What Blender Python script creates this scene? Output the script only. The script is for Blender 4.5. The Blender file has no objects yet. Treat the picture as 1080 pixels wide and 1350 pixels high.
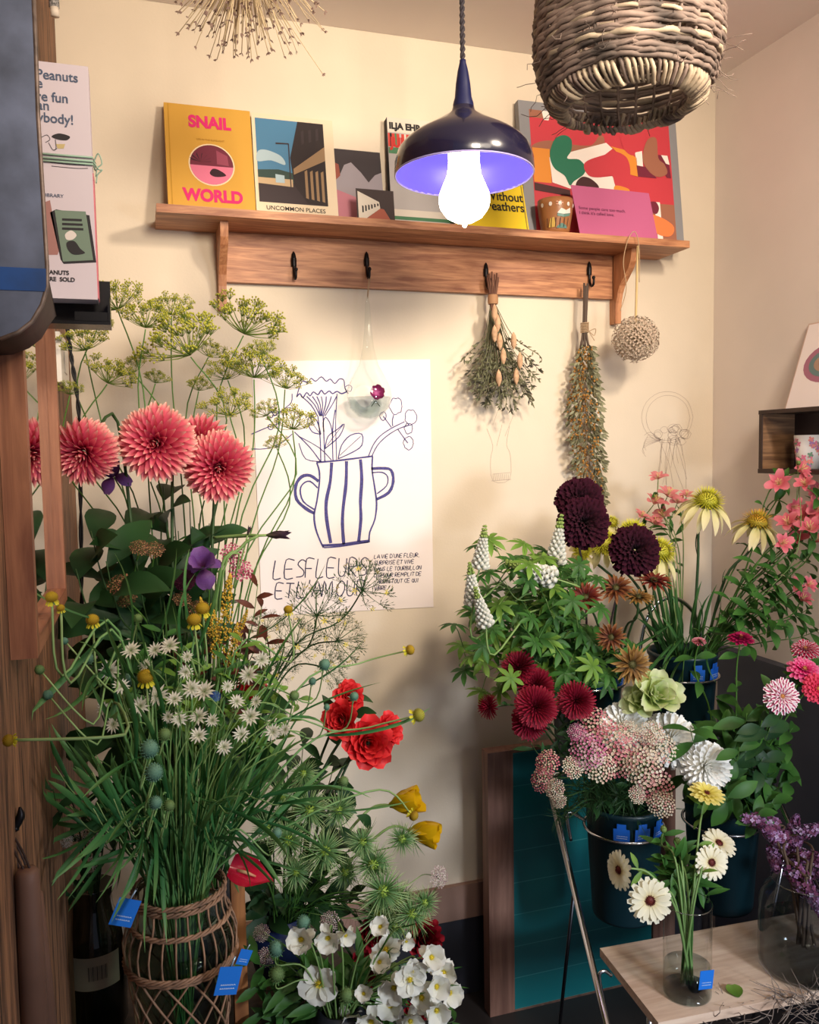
import bpy, math, random
from math import sin, cos, pi, radians, sqrt, atan2, acos
from mathutils import Vector, Matrix, Quaternion
random.seed(7)
SC = bpy.context.scene
COL = SC.collection
V = Vector
# ------------------------------------------------------------------ camera
YAW, PITCH, ROLL, FPX, DW, CZ = 0.30896317, 0.07052942, -0.01670771, 1112.75, 2.1, 1.5
_f = V((sin(YAW)*cos(PITCH), cos(YAW)*cos(PITCH), -sin(PITCH)))
_r0 = _f.cross(V((0, 0, 1))).normalized(); _u0 = _r0.cross(_f)
_r = _r0*cos(ROLL) + _u0*sin(ROLL); _u = -_r0*sin(ROLL) + _u0*cos(ROLL)
cam_data = bpy.data.cameras.new('camera'); cam = bpy.data.objects.new('camera', cam_data); COL.objects.link(cam)
cam_data.sensor_fit = 'HORIZONTAL'; cam_data.sensor_width = 36; cam_data.lens = FPX/1080*36
cam_data.clip_start = 0.02
CAM = V((0, -DW, CZ))
cam.matrix_world = Matrix(((_r.x, _u.x, -_f.x, CAM.x), (_r.y, _u.y, -_f.y, CAM.y), (_r.z, _u.z, -_f.z, CAM.z), (0, 0, 0, 1)))
SC.camera = cam
def ray(x, y): return _r*((x-540)/FPX) + _u*((675-y)/FPX) + _f
def P(x, y, d):                       # point of the plane d metres in front of the back wall
    v = ray(x, y); return CAM + v*((DW-d)/v.y)
def PX(x, y, X):
    v = ray(x, y); return CAM + v*(X/v.x)
def PZ(x, y, z):
    v = ray(x, y); return CAM + v*((z-CZ)/v.z)
def MP(x, y, d): return (DW-d)/ray(x, y).y/FPX      # metres per pixel there
# ------------------------------------------------------------------ world, lights, exposure
SC.view_settings.view_transform = 'Standard'; SC.view_settings.look = 'None'
SC.view_settings.exposure = 0.10; SC.view_settings.gamma = 1.0; SC.view_settings.use_curve_mapping = False
W = bpy.data.worlds.new('world'); SC.world = W; W.use_nodes = True
W.node_tree.nodes['Background'].inputs[0].default_value = (0.62, 0.66, 0.85, 1)
W.node_tree.nodes['Background'].inputs[1].default_value = 0.27
def area(name, loc, target, size, power, col, spread=180, sy=None):
    l = bpy.data.lights.new(name, 'AREA'); o = bpy.data.objects.new(name, l); COL.objects.link(o)
    l.size = size; l.energy = power; l.color = col; l.spread = radians(spread)
    if sy: l.shape = 'RECTANGLE'; l.size_y = sy
    o.location = loc; o.rotation_euler = (V(target)-V(loc)).to_track_quat('-Z', 'Y').to_euler()
    return o
area('shop_ceiling_lamp', (1.15, -1.75, 2.42), (0.65, 0, 1.72), 0.16, 8, (1.0, 0.84, 0.66), 92)
area('front_fill_light', (0.45, -2.45, 2.25), (0.5, 0, 2.08), 0.35, 8.0, (1.0, 0.86, 0.68), 84)  # added unseen fill behind the camera, aimed high so the lower wall stays dark
gl_ = bpy.data.lights.new('ceiling_fill_light', 'POINT'); gl_.energy = 5; gl_.color = (1.0, .86, .68); gl_.shadow_soft_size = .12  # unseen point light added to brighten the ceiling and fill the lower left
go_ = bpy.data.objects.new('ceiling_fill_light', gl_); COL.objects.link(go_); go_.location = (.75, -1.65, 2.15)
area('window_daylight', (1.5, -2.7, 1.35), (0.8, -0.6, 0.5), 0.35, 9.0, (0.84, 0.90, 1.0), 84)
BULB_STRENGTH = 20
# ------------------------------------------------------------------ materials
def lin(c):
    return tuple(((v/255)/12.92 if v/255 <= 0.04045 else ((v/255+0.055)/1.055)**2.4) for v in c[:3]) + (1,)
MATS = {}
def new_mat(name):
    m = bpy.data.materials.new(name); m.use_nodes = True
    return m, m.node_tree.nodes, m.node_tree.links, m.node_tree.nodes['Principled BSDF']
def plain(name, c, rough=0.6, metal=0, noise=0.0, scale=30, bump=0, spec=0.4, coat=0):
    if name in MATS: return MATS[name]
    m, n, l, b = new_mat(name)
    b.inputs['Base Color'].default_value = lin(c); b.inputs['Roughness'].default_value = rough
    b.inputs['Metallic'].default_value = metal; b.inputs['Specular IOR Level'].default_value = spec
    b.inputs['Coat Weight'].default_value = coat
    if noise or bump:
        tc = n.new('ShaderNodeTexCoord'); nz = n.new('ShaderNodeTexNoise'); nz.inputs['Scale'].default_value = scale
        nz.inputs['Detail'].default_value = 6
        l.new(tc.outputs['Object'], nz.inputs['Vector'])
        if noise:
            r = n.new('ShaderNodeValToRGB'); c0 = lin([v*(1-noise) for v in c]); c1 = lin([min(255, v*(1+noise*.6)) for v in c])
            r.color_ramp.elements[0].position = .3; r.color_ramp.elements[1].position = .7
            r.color_ramp.elements[0].color = c0; r.color_ramp.elements[1].color = c1
            l.new(nz.outputs['Fac'], r.inputs['Fac']); l.new(r.outputs['Color'], b.inputs['Base Color'])
        if bump:
            bp = n.new('ShaderNodeBump'); bp.inputs['Strength'].default_value = bump; bp.inputs['Distance'].default_value = .004
            l.new(nz.outputs['Fac'], bp.inputs['Height']); l.new(bp.outputs['Normal'], b.inputs['Normal'])
    MATS[name] = m; return m
def wood(name, c0, c1, axis='X', scale=1.0, rough=0.55, contrast=1.0, planks=None):
    if name in MATS: return MATS[name]
    m, n, l, b = new_mat(name)
    tc = n.new('ShaderNodeTexCoord'); mp = n.new('ShaderNodeMapping')
    s = {'X': (1.2, 14, 14), 'Y': (14, 1.2, 14), 'Z': (14, 14, 1.2)}[axis]
    mp.inputs['Scale'].default_value = [v*scale for v in s]
    l.new(tc.outputs['Object'], mp.inputs['Vector'])
    n1 = n.new('ShaderNodeTexNoise'); n1.inputs['Scale'].default_value = 2.2; n1.inputs['Detail'].default_value = 8; n1.inputs['Distortion'].default_value = 1.2
    n2 = n.new('ShaderNodeTexNoise'); n2.inputs['Scale'].default_value = 9; n2.inputs['Detail'].default_value = 4
    l.new(mp.outputs[0], n1.inputs['Vector']); l.new(mp.outputs[0], n2.inputs['Vector'])
    mx = n.new('ShaderNodeMath'); mx.operation = 'MULTIPLY_ADD'; mx.inputs[1].default_value = .35
    l.new(n2.outputs['Fac'], mx.inputs[0]); l.new(n1.outputs['Fac'], mx.inputs[2])
    r = n.new('ShaderNodeValToRGB'); r.color_ramp.elements[0].position = .5; r.color_ramp.elements[1].position = .85
    r.color_ramp.elements[0].color = lin(c0); r.color_ramp.elements[1].color = lin(c1)
    l.new(mx.outputs[0], r.inputs['Fac'])
    out = r.outputs['Color']
    if planks:
        sp = n.new('ShaderNodeSeparateXYZ'); l.new(tc.outputs['Object'], sp.inputs[0])
        mm = n.new('ShaderNodeMath'); mm.operation = 'PINGPONG'; mm.inputs[1].default_value = planks/2
        l.new(sp.outputs[1], mm.inputs[0])
        gt = n.new('ShaderNodeMath'); gt.operation = 'GREATER_THAN'; gt.inputs[1].default_value = .0025
        l.new(mm.outputs[0], gt.inputs[0])
        mc = n.new('ShaderNodeMix'); mc.data_type = 'RGBA'; mc.inputs['A'].default_value = lin([v*.3 for v in c0])
        l.new(gt.outputs[0], mc.inputs['Factor']); l.new(out, mc.inputs['B']); out = mc.outputs['Result']
    l.new(out, b.inputs['Base Color']); b.inputs['Roughness'].default_value = rough
    bp = n.new('ShaderNodeBump'); bp.inputs['Strength'].default_value = .25; bp.inputs['Distance'].default_value = .002
    l.new(mx.outputs[0], bp.inputs['Height']); l.new(bp.outputs['Normal'], b.inputs['Normal'])
    MATS[name] = m; return m
def petal_mat(name, stops, rough=0.6, trans=0.25, stripe=None, vein=0.0):
    """colours along the petal (uv.x); stripe=(colour, width) down its middle"""
    if name in MATS: return MATS[name]
    m, n, l, b = new_mat(name)
    uv = n.new('ShaderNodeUVMap'); sp = n.new('ShaderNodeSeparateXYZ'); l.new(uv.outputs[0], sp.inputs[0])
    r = n.new('ShaderNodeValToRGB')
    while len(r.color_ramp.elements) < len(stops): r.color_ramp.elements.new(.5)
    for e, (p, c) in zip(r.color_ramp.elements, stops): e.position = p
    for e, (p, c) in zip(r.color_ramp.elements, stops): e.color = lin(c)
    l.new(sp.outputs[0], r.inputs['Fac']); out = r.outputs['Color']
    if stripe:
        mm = n.new('ShaderNodeMath'); mm.operation = 'SUBTRACT'; mm.inputs[1].default_value = .5; l.new(sp.outputs[1], mm.inputs[0])
        ab = n.new('ShaderNodeMath'); ab.operation = 'ABSOLUTE'; l.new(mm.outputs[0], ab.inputs[0])
        lt = n.new('ShaderNodeMath'); lt.operation = 'LESS_THAN'; lt.inputs[1].default_value = stripe[1]; l.new(ab.outputs[0], lt.inputs[0])
        mc = n.new('ShaderNodeMix'); mc.data_type = 'RGBA'; mc.inputs['B'].default_value = lin(stripe[0])
        l.new(lt.outputs[0], mc.inputs['Factor']); l.new(out, mc.inputs['A']); out = mc.outputs['Result']
    if vein:
        tc = n.new('ShaderNodeTexCoord'); nz = n.new('ShaderNodeTexNoise'); nz.inputs['Scale'].default_value = 14; l.new(tc.outputs['Object'], nz.inputs['Vector'])
        hs = n.new('ShaderNodeHueSaturation'); ma = n.new('ShaderNodeMath'); ma.operation = 'MULTIPLY_ADD'; ma.inputs[1].default_value = vein*2; ma.inputs[2].default_value = 1-vein
        l.new(nz.outputs['Fac'], ma.inputs[0]); l.new(ma.outputs[0], hs.inputs['Value']); l.new(out, hs.inputs['Color']); out = hs.outputs['Color']
    l.new(out, b.inputs['Base Color']); b.inputs['Roughness'].default_value = rough; b.inputs['Specular IOR Level'].default_value = .3
    if trans:
        tr = n.new('ShaderNodeBsdfTranslucent'); l.new(out, tr.inputs['Color'])
        mx = n.new('ShaderNodeMixShader'); mx.inputs[0].default_value = trans
        l.new(b.outputs[0], mx.inputs[1]); l.new(tr.outputs[0], mx.inputs[2])
        l.new(mx.outputs[0], n['Material Output'].inputs['Surface'])
    MATS[name] = m; return m
def glassy(name, tint=(235, 245, 240), refl=1.0, alpha=0.12):
    """thin clear glass: mostly see-through, mirror-like at grazing angles"""
    if name in MATS: return MATS[name]
    m, n, l, b = new_mat(name); n.remove(b)
    tr = n.new('ShaderNodeBsdfTransparent'); tr.inputs['Color'].default_value = lin(tint)
    gl = n.new('ShaderNodeBsdfGlossy'); gl.inputs['Roughness'].default_value = .03
    fr = n.new('ShaderNodeLayerWeight'); fr.inputs['Blend'].default_value = .5
    pw = n.new('ShaderNodeMath'); pw.operation = 'POWER'; pw.inputs[1].default_value = 3.5; l.new(fr.outputs['Facing'], pw.inputs[0])
    ma = n.new('ShaderNodeMath'); ma.operation = 'MULTIPLY_ADD'; ma.inputs[1].default_value = refl*.7; ma.inputs[2].default_value = .02+alpha*.15; ma.use_clamp = True
    l.new(pw.outputs[0], ma.inputs[0])
    mx = n.new('ShaderNodeMixShader'); l.new(ma.outputs[0], mx.inputs[0]); l.new(tr.outputs[0], mx.inputs[1]); l.new(gl.outputs[0], mx.inputs[2])
    l.new(mx.outputs[0], n['Material Output'].inputs['Surface'])
    MATS[name] = m; return m
def emit(name, c, s):
    m, n, l, b = new_mat(name); n.remove(b); e = n.new('ShaderNodeEmission'); e.inputs[0].default_value = c; e.inputs[1].default_value = s
    l.new(e.outputs[0], n['Material Output'].inputs['Surface']); MATS[name] = m; return m
# ------------------------------------------------------------------ mesh building
def perp(d):
    a = V((0, 0, 1)) if abs(d.z) < .9 else V((1, 0, 0))
    return d.cross(a).normalized()
SHAPES = {'round': [.12, .55, .85, 1, .95, .55], 'ray': [.3, .6, .85, 1, .98, .55], 'point': [.35, .8, 1, .85, .5, .03],
          'leaf': [.08, .6, .95, .9, .55, .02], 'strap': [.5, .8, .95, 1, .8, .05], 'needle': [1, .9, .8, .6, .4, .1],
          'wide': [.2, .75, 1, 1.05, .9, .45], 'spoon': [.25, .3, .4, .7, 1, .6]}
def sh(name, t):
    a = SHAPES[name]; x = min(max(t, 0), 1)*(len(a)-1); i = min(int(x), len(a)-2); return a[i]+(a[i+1]-a[i])*(x-i)
class MB:
    def __init__(s): s.v = []; s.f = []; s.uv = []; s.m = []; s.mi = 0; s.sm = []; s.smooth = True
    def quad(s, idx, uv=None):
        s.f.append(tuple(idx)); s.uv.append(uv or [(0, 0)]*len(idx)); s.m.append(s.mi); s.sm.append(s.smooth)
    def add(s, *ps):
        i = len(s.v); s.v.extend([tuple(p) for p in ps]); return i
    def box(s, a, b, M=None):
        (x0, y0, z0), (x1, y1, z1) = a, b
        c = [V(p) for p in ((x0, y0, z0), (x1, y0, z0), (x1, y1, z0), (x0, y1, z0), (x0, y0, z1), (x1, y0, z1), (x1, y1, z1), (x0, y1, z1))]
        if M: c = [M @ p for p in c]
        i = s.add(*c); sm = s.smooth; s.smooth = False
        for f in ((0, 3, 2, 1), (4, 5, 6, 7), (0, 1, 5, 4), (1, 2, 6, 5), (2, 3, 7, 6), (3, 0, 4, 7)): s.quad([i+k for k in f])
        s.smooth = sm; return s
    def tube(s, pts, rad, n=6, cap=True, closed=False):
        pts = [V(p) for p in pts]; k = len(pts)
        if not hasattr(rad, '__len__'): rad = [rad]*k
        rings = []; nn = None
        for i, p in enumerate(pts):
            if closed: t = (pts[(i+1) % k]-pts[i-1]).normalized()
            else: t = (pts[min(i+1, k-1)]-pts[max(i-1, 0)]).normalized()
            if nn is None: nn = perp(t)
            nn = (nn - t*nn.dot(t))
            nn = nn.normalized() if nn.length > 1e-6 else perp(t)
            b = t.cross(nn)
            rings.append(s.add(*[p + (nn*cos(2*pi*j/n)+b*sin(2*pi*j/n))*rad[i] for j in range(n)]))
        m = k if closed else k-1
        for i in range(m):
            a, c = rings[i], rings[(i+1) % k]; u0, u1 = i/m, (i+1)/m
            for j in range(n):
                j2 = (j+1) % n
                s.quad([a+j, a+j2, c+j2, c+j], [(u0, j/n), (u0, (j+1)/n), (u1, (j+1)/n), (u1, j/n)])
        if cap and not closed:
            s.quad([rings[0]+j for j in range(n)][::-1], [(0, 0)]*n); s.quad([rings[-1]+j for j in range(n)], [(1, 0)]*n)
        return s
    def lathe(s, prof, c=(0, 0, 0), n=32, M=None, capb=False, capt=False):
        c = V(c); rings = []
        for r, z in prof:
            ps = [c+V((r*cos(2*pi*j/n), r*sin(2*pi*j/n), z)) for j in range(n)]
            if M: ps = [M @ p for p in ps]
            rings.append(s.add(*ps))
        for i in range(len(prof)-1):
            a, b = rings[i], rings[i+1]
            for j in range(n):
                j2 = (j+1) % n; s.quad([a+j, a+j2, b+j2, b+j], [(i/(len(prof)-1), j/n)]*4)
        if capb: s.quad([rings[0]+j for j in range(n)][::-1])
        if capt: s.quad([rings[-1]+j for j in range(n)])
        return s
    def ball(s, c, r, n=8, m=5, sq=1.0, ax=None):
        prof = [(max(1e-4, r*sin(pi*i/m)), -r*sq*cos(pi*i/m)) for i in range(m+1)]
        M = Matrix.Translation(V(c))
        if ax is not None: M = M @ V(ax).to_track_quat('Z', 'Y').to_matrix().to_4x4()
        return s.lathe(prof, (0, 0, 0), n, M)
    def petal(s, o, d, nr, L, Wd, cup=.3, curl=0., shape='round', nu=5, nv=3, fold=False, twist=0., ruf=0.):
        o = V(o); d = V(d).normalized(); nr = V(nr); nr = (nr-d*nr.dot(d)).normalized(); sd = d.cross(nr)
        pos = o.copy(); base = len(s.v); seg = L/(nu-1); ph = random.random()*6
        for i in range(nu):
            t = i/(nu-1); a = curl*t
            dd = d*cos(a)+nr*sin(a); nn = -d*sin(a)+nr*cos(a)
            tw = twist*t; sx = sd*cos(tw)+nn*sin(tw); n2 = nn*cos(tw)-sd*sin(tw)
            w = Wd*sh(shape, t)/2
            for j in range(nv):
                q = -1+2*j/(nv-1); h = cup*w*(abs(q) if fold else q*q) + ruf*Wd*sin(ph+q*4+t*5)*t
                s.v.append(tuple(pos+sx*(q*w)+n2*h))
            pos = pos+dd*seg
        for i in range(nu-1):
            for j in range(nv-1):
                a = base+i*nv+j
                u0, u1, v0, v1 = i/(nu-1), (i+1)/(nu-1), j/(nv-1), (j+1)/(nv-1)
                s.quad([a, a+1, a+nv+1, a+nv], [(u0, v0), (u0, v1), (u1, v1), (u1, v0)])
        return pos
    def mesh(s, name, mats):
        me = bpy.data.meshes.new(name); me.from_pydata(s.v, [], s.f)
        ul = me.uv_layers.new(name='UVMap'); flat = []
        for u in s.uv:
            for a in u: flat.extend(a)
        ul.data.foreach_set('uv', flat)
        for m in (mats if isinstance(mats, (list, tuple)) else [mats]): me.materials.append(m)
        me.polygons.foreach_set('material_index', s.m); me.polygons.foreach_set('use_smooth', s.sm)
        me.update(); return me
    def build(s, name, mats, parent=None, loc=None, rot=None):
        return link(name, s.mesh(name, mats), parent, loc, rot)
def link(name, me, parent=None, loc=None, rot=None):
    o = bpy.data.objects.new(name, me); COL.objects.link(o)
    if parent: o.parent = parent
    if loc is not None: o.location = loc
    if rot is not None: o.rotation_euler = rot
    return o
def tag(o, label=None, cat=None, group=None, kind=None):
    if label: o['label'] = label
    if cat: o['category'] = cat
    if group: o['group'] = group
    if kind: o['kind'] = kind
    return o
def thing(name, loc, label, cat, group=None, rot=(0, 0, 0)):
    o = bpy.data.objects.new(name, None); COL.objects.link(o); o.empty_display_size = .02
    o.location = loc; o.rotation_euler = rot; return tag(o, label, cat, group, 'thing')
def bez(p0, p1, p2, p3, n=10):
    return [((1-t)**3)*p0+3*((1-t)**2)*t*p1+3*(1-t)*t*t*p2+t**3*p3 for t in [i/n for i in range(n+1)]]
def cat_rom(pts, n=4):
    out = []; k = len(pts)
    for i in range(k-1):
        p0, p1, p2, p3 = pts[max(i-1, 0)], pts[i], pts[i+1], pts[min(i+2, k-1)]
        for j in range(n):
            t = j/n; out.append(.5*((2*p1)+(p2-p0)*t+(2*p0-5*p1+4*p2-p3)*t*t+(3*p1-p0-3*p2+p3)*t**3))
    out.append(pts[-1]); return out
def curve(pts, n=4): return cat_rom([V(p) for p in pts], n)
def text(name, body, parent, loc, size, mat, rot=(pi/2, 0, 0), align='CENTER', bold=0, sx=1, shear=0, ext=.0002, line=1.0):
    c = bpy.data.curves.new(name, 'FONT'); c.body = body; c.size = size; c.align_x = align; c.extrude = ext; c.offset = bold; c.shear = shear; c.space_line = line
    tmp = bpy.data.objects.new('tmp_text', c); COL.objects.link(tmp)
    me = bpy.data.meshes.new_from_object(tmp.evaluated_get(bpy.context.evaluated_depsgraph_get())); me.name = name
    bpy.data.objects.remove(tmp); bpy.data.curves.remove(c)
    me.materials.clear(); me.materials.append(mat)
    for v in me.vertices: v.co.x *= sx
    o = link(name, me, parent, loc, rot)
    return o
def flat(mb, pts, y, mi=0):            # polygon lying in the local xz plane, facing -y
    a = sum(pts[i][0]*pts[(i+1) % len(pts)][1]-pts[(i+1) % len(pts)][0]*pts[i][1] for i in range(len(pts)))
    if a < 0: pts = pts[::-1]
    i = mb.add(*[(p[0], y, p[1]) for p in pts]); mb.mi = mi; mb.smooth = False; mb.quad(list(range(i, i+len(pts)))); mb.mi = 0
def blob(pts, n=5):
    k = len(pts); q = [V((p[0], p[1], 0)) for p in pts]; out = []
    for i in range(k):
        p0, p1, p2, p3 = q[i-1], q[i], q[(i+1) % k], q[(i+2) % k]
        for j in range(n):
            t = j/n; out.append(.5*((2*p1)+(p2-p0)*t+(2*p0-5*p1+4*p2-p3)*t*t+(3*p1-p0-3*p2+p3)*t**3))
    return [(p.x, p.y) for p in out]
def circ(cx, cz, r, n=24, rz=None): return [(cx+r*cos(2*pi*i/n), cz+(rz or r)*sin(2*pi*i/n)) for i in range(n)]
def ribbon(mb, pts, w, y, smooth=3, jit=0.):   # a drawn stroke in the xz plane
    q = [V((p[0], 0, p[1])) for p in pts]
    if smooth and len(q) > 2: q = cat_rom(q, smooth)
    L = []
    for i, p in enumerate(q):
        t = (q[min(i+1, len(q)-1)]-q[max(i-1, 0)]).normalized(); nrm = V((-t.z, 0, t.x)); ww = w*(1+random.uniform(-jit, jit))/2
        L.append((p+nrm*ww, p-nrm*ww))
    i0 = len(mb.v)
    for a, b in L: mb.v.append((a.x, y, a.z)); mb.v.append((b.x, y, b.z))
    for i in range(len(L)-1): mb.quad([i0+2*i, i0+2*i+1, i0+2*i+3, i0+2*i+2])
# common materials
M_STEM = petal_mat('green_stem', [(0, (52, 92, 38)), (1, (84, 124, 52))], .5, 0)
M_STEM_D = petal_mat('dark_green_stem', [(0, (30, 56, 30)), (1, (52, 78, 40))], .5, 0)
M_STEM_P = petal_mat('pale_green_stem', [(0, (100, 132, 74)), (1, (128, 156, 92))], .5, 0)
M_STEM_B = petal_mat('bluish_green_stem', [(0, (50, 100, 56)), (.5, (100, 142, 82)), (1, (142, 164, 104))], .5, 0)
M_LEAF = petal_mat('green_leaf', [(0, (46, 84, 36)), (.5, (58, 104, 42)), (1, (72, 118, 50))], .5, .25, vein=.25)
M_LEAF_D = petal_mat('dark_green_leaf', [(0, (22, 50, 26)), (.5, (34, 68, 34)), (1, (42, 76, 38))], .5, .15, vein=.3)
M_LEAF_L = petal_mat('fresh_green_leaf', [(0, (84, 122, 46)), (.5, (108, 146, 56)), (1, (132, 166, 76))], .5, .3, vein=.2)
M_LEAF_B = petal_mat('bluish_green_leaf', [(0, (36, 88, 50)), (.5, (64, 120, 64)), (1, (112, 152, 88))], .45, .25, vein=.2)
M_IRON = plain('black_iron', (32, 30, 32), .4, .7)
M_CHROME = plain('chrome', (200, 200, 205), .18, 1)
M_WHITE = plain('white_paper', (236, 230, 226), .8)
M_TWINE = plain('natural_twine', (178, 150, 118), .9)
# ================================================================== THE SETTING
def wall_mat():
    m, n, l, b = new_mat('painted_plaster')
    tc = n.new('ShaderNodeTexCoord'); nz = n.new('ShaderNodeTexNoise'); nz.inputs['Scale'].default_value = 2.3; nz.inputs['Detail'].default_value = 7
    l.new(tc.outputs['Object'], nz.inputs['Vector']); r = n.new('ShaderNodeValToRGB')
    r.color_ramp.elements[0].position = .35; r.color_ramp.elements[1].position = .7
    r.color_ramp.elements[0].color = lin((213, 199, 178)); r.color_ramp.elements[1].color = lin((226, 211, 190))
    l.new(nz.outputs['Fac'], r.inputs['Fac']); l.new(r.outputs['Color'], b.inputs['Base Color']); b.inputs['Roughness'].default_value = .75
    n2 = n.new('ShaderNodeTexNoise'); n2.inputs['Scale'].default_value = 160; l.new(tc.outputs['Object'], n2.inputs['Vector'])
    bp = n.new('ShaderNodeBump'); bp.inputs['Strength'].default_value = .12; bp.inputs['Distance'].default_value = .002
    l.new(n2.outputs['Fac'], bp.inputs['Height']); l.new(bp.outputs['Normal'], b.inputs['Normal']); return m
M_WALL = wall_mat()
XL, XR, ZC = -0.142, 1.61, 2.545
def struct(name, mb, m): return tag(mb.build(name, m), kind='structure')
struct('wall_back', MB().box((XL-.12, 0, 0), (XR+.12, .12, ZC+.1)), M_WALL)
struct('wall_right', MB().box((XR, -2.0, 0), (XR+.12, -.0005, ZC+.1)), plain('right_wall_plaster', (230, 217, 208), .75, noise=.03, scale=2.5))
struct('ceiling', MB().box((XL-.12, -3.2, ZC), (XR+.12, -.001, ZC+.1)), plain('ceiling_paint', (236, 226, 220), .8, noise=.02, scale=3))
struct('floor', MB().box((-1.5, -3.2, -.06), (XR+.5, .1, 0)), plain('dark_floor', (48, 44, 44), .5, noise=.1, scale=6))
M_PLANK = wood('rough_brown_planks', (66, 42, 28), (156, 110, 76), 'Z', 2.4, .7, planks=.21)
struct('wall_left', MB().box((XL-.05, -1.62, .0005), (XL, -.0005, ZC-.0005)), M_PLANK)
M_SKIRT = plain('pinkish_painted_wood', (150, 118, 104), .55, noise=.06, scale=5)
struct('baseboard_back', MB().box((XL+.001, -.016, .222), (XR-.001, -.0005, .318)), M_SKIRT)
struct('trim_1', MB().box((XL+.001, -.008, .001), (XR-.001, -.0005, .2215)), plain('black_lower_panel', (42, 42, 50), .5))
# pencil drawings on the plaster
M_PENCIL = plain('pencil_line', (168, 150, 138), .9)
def drawing(name, strokes, w, label, d=.0006):
    mb = MB()
    for s in strokes:
        pts = [P(x, y, d) for x, y in s]; ribbon(mb, [(p.x, p.z) for p in pts], w, -d)
    return tag(mb.build(name, M_PENCIL), label, 'drawing')
rs = [[(880+34*cos(a/10*2*pi), 552+34*sin(a/10*2*pi)-2) for a in range(11)], [(881+29*cos(a/10*2*pi), 551+30*sin(a/10*2*pi)) for a in range(11)]]
random.seed(3)
for i in range(16):
    x = 878+random.uniform(-22, 26); y = 572+random.uniform(-8, 10); r = random.uniform(4, 9)
    rs.append([(x+r*cos(a)*random.uniform(.7, 1.1), y+r*.8*sin(a)) for a in [k*2*pi/6 for k in range(7)]])
for i in range(14):
    x = 882+random.uniform(-14, 16); x2 = x+random.uniform(-18, 22); y2 = random.uniform(600, 648)
    rs.append([(x, 578), ((x+x2)/2+random.uniform(-4, 4), (578+y2)/2), (x2, y2)])
for i in range(8):
    rs.append([(872, 580), (858-i*1.5, 570+i*3), (850+random.uniform(-3, 3), 574+i*4)])
drawing('pencil_drawing', rs, .0009, 'faint pencil sketch of a flower wreath on the wall near the right corner')
rs = [[(642, 565), (650, 588), (647, 605), (650, 634), (672, 632), (673, 600), (668, 586), (672, 562)], [(650, 625), (673, 623)], [(648, 634), (674, 632)], [(655, 588), (662, 560)], [(650, 560), (657, 540)], [(666, 575), (678, 545)]]
for i in range(9): rs.append([(650+i*2.5, 625), (651+i*2.5, 633)])
drawing('pencil_drawing', rs, .0009, 'faint pencil sketch of a bottle vase drawn on the wall under the grey-green dried bouquet')
# ================================================================== WALL SHELF
M_PINE = wood('orange_pine', (140, 84, 54), (198, 140, 98), 'X', 2.0, .5)
M_PINE_Z = wood('orange_pine_upright', (158, 98, 62), (198, 140, 98), 'Z', 2.0, .5)
SZ = 2.048
shelf = thing('wall_shelf', (.74, 0, 1.91), 'long orange pine wall shelf with two scrolled brackets and iron hooks', 'shelf')
def kid(mb, name, m, par, loc=None):
    o = mb.build(name, m, par); o.matrix_parent_inverse = Matrix.Translation(-V(par.location)); return o
kid(MB().box((.057, -.152, 2.030), (1.416, -.001, SZ)), 'shelf_board', M_PINE, shelf)
kid(MB().box((.215, -.020, 1.913), (1.262, -.001, 2.0295)), 'back_board', M_PINE, shelf)
def bracket(x):
    prof = [(0, 2.0295), (.112, 2.0295), (.108, 2.012), (.104, 1.998), (.094, 1.982), (.075, 1.965), (.052, 1.945), (.040, 1.925), (.033, 1.9), (.030, 1.87), (.030, 1.845), (0, 1.845)]
    mb = MB(); mb.smooth = False; w = .018
    i = mb.add(*[(x-w/2, -.001-a, z) for a, z in prof]); j = mb.add(*[(x+w/2, -.001-a, z) for a, z in prof]); k = len(prof)
    mb.quad([i+q for q in range(k)]); mb.quad([j+q for q in range(k)][::-1])
    for q in range(k): mb.quad([i+q, j+q, j+(q+1) % k, i+(q+1) % k])
    return kid(mb, 'bracket', M_PINE_Z, shelf)
bracket(.205); bracket(1.274)
def hook(px, py):
    p = P(px, py-14, .0205); x, z = p.x, p.z; mb = MB()
    mb.ball((x, -.0245, z+.004), .007, 10, 6, 1.0); mb.lathe([(.0065, -.02), (.007, -.005), (.0045, .01), (.001, .016)], (x, -.0245, z+.006), 10)
    mb.tube(curve([(x, -.025, z), (x, -.026, z-.02), (x, -.028, z-.036), (x, -.036, z-.046), (x, -.046, z-.044), (x, -.049, z-.034), (x+.001, -.046, z-.026)]), .0032, 8)
    mb.ball((x+.001, -.046, z-.025), .005, 8, 5); mb.ball((x, -.027, z-.006), .003, 8, 5)
    return kid(mb, 'coat_hook', M_IRON, shelf), V((x, -.044, z-.044))
H = [hook(387, 358)[1], hook(483, 358)[1], hook(640, 372)[1], hook(776, 370)[1]]
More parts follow.
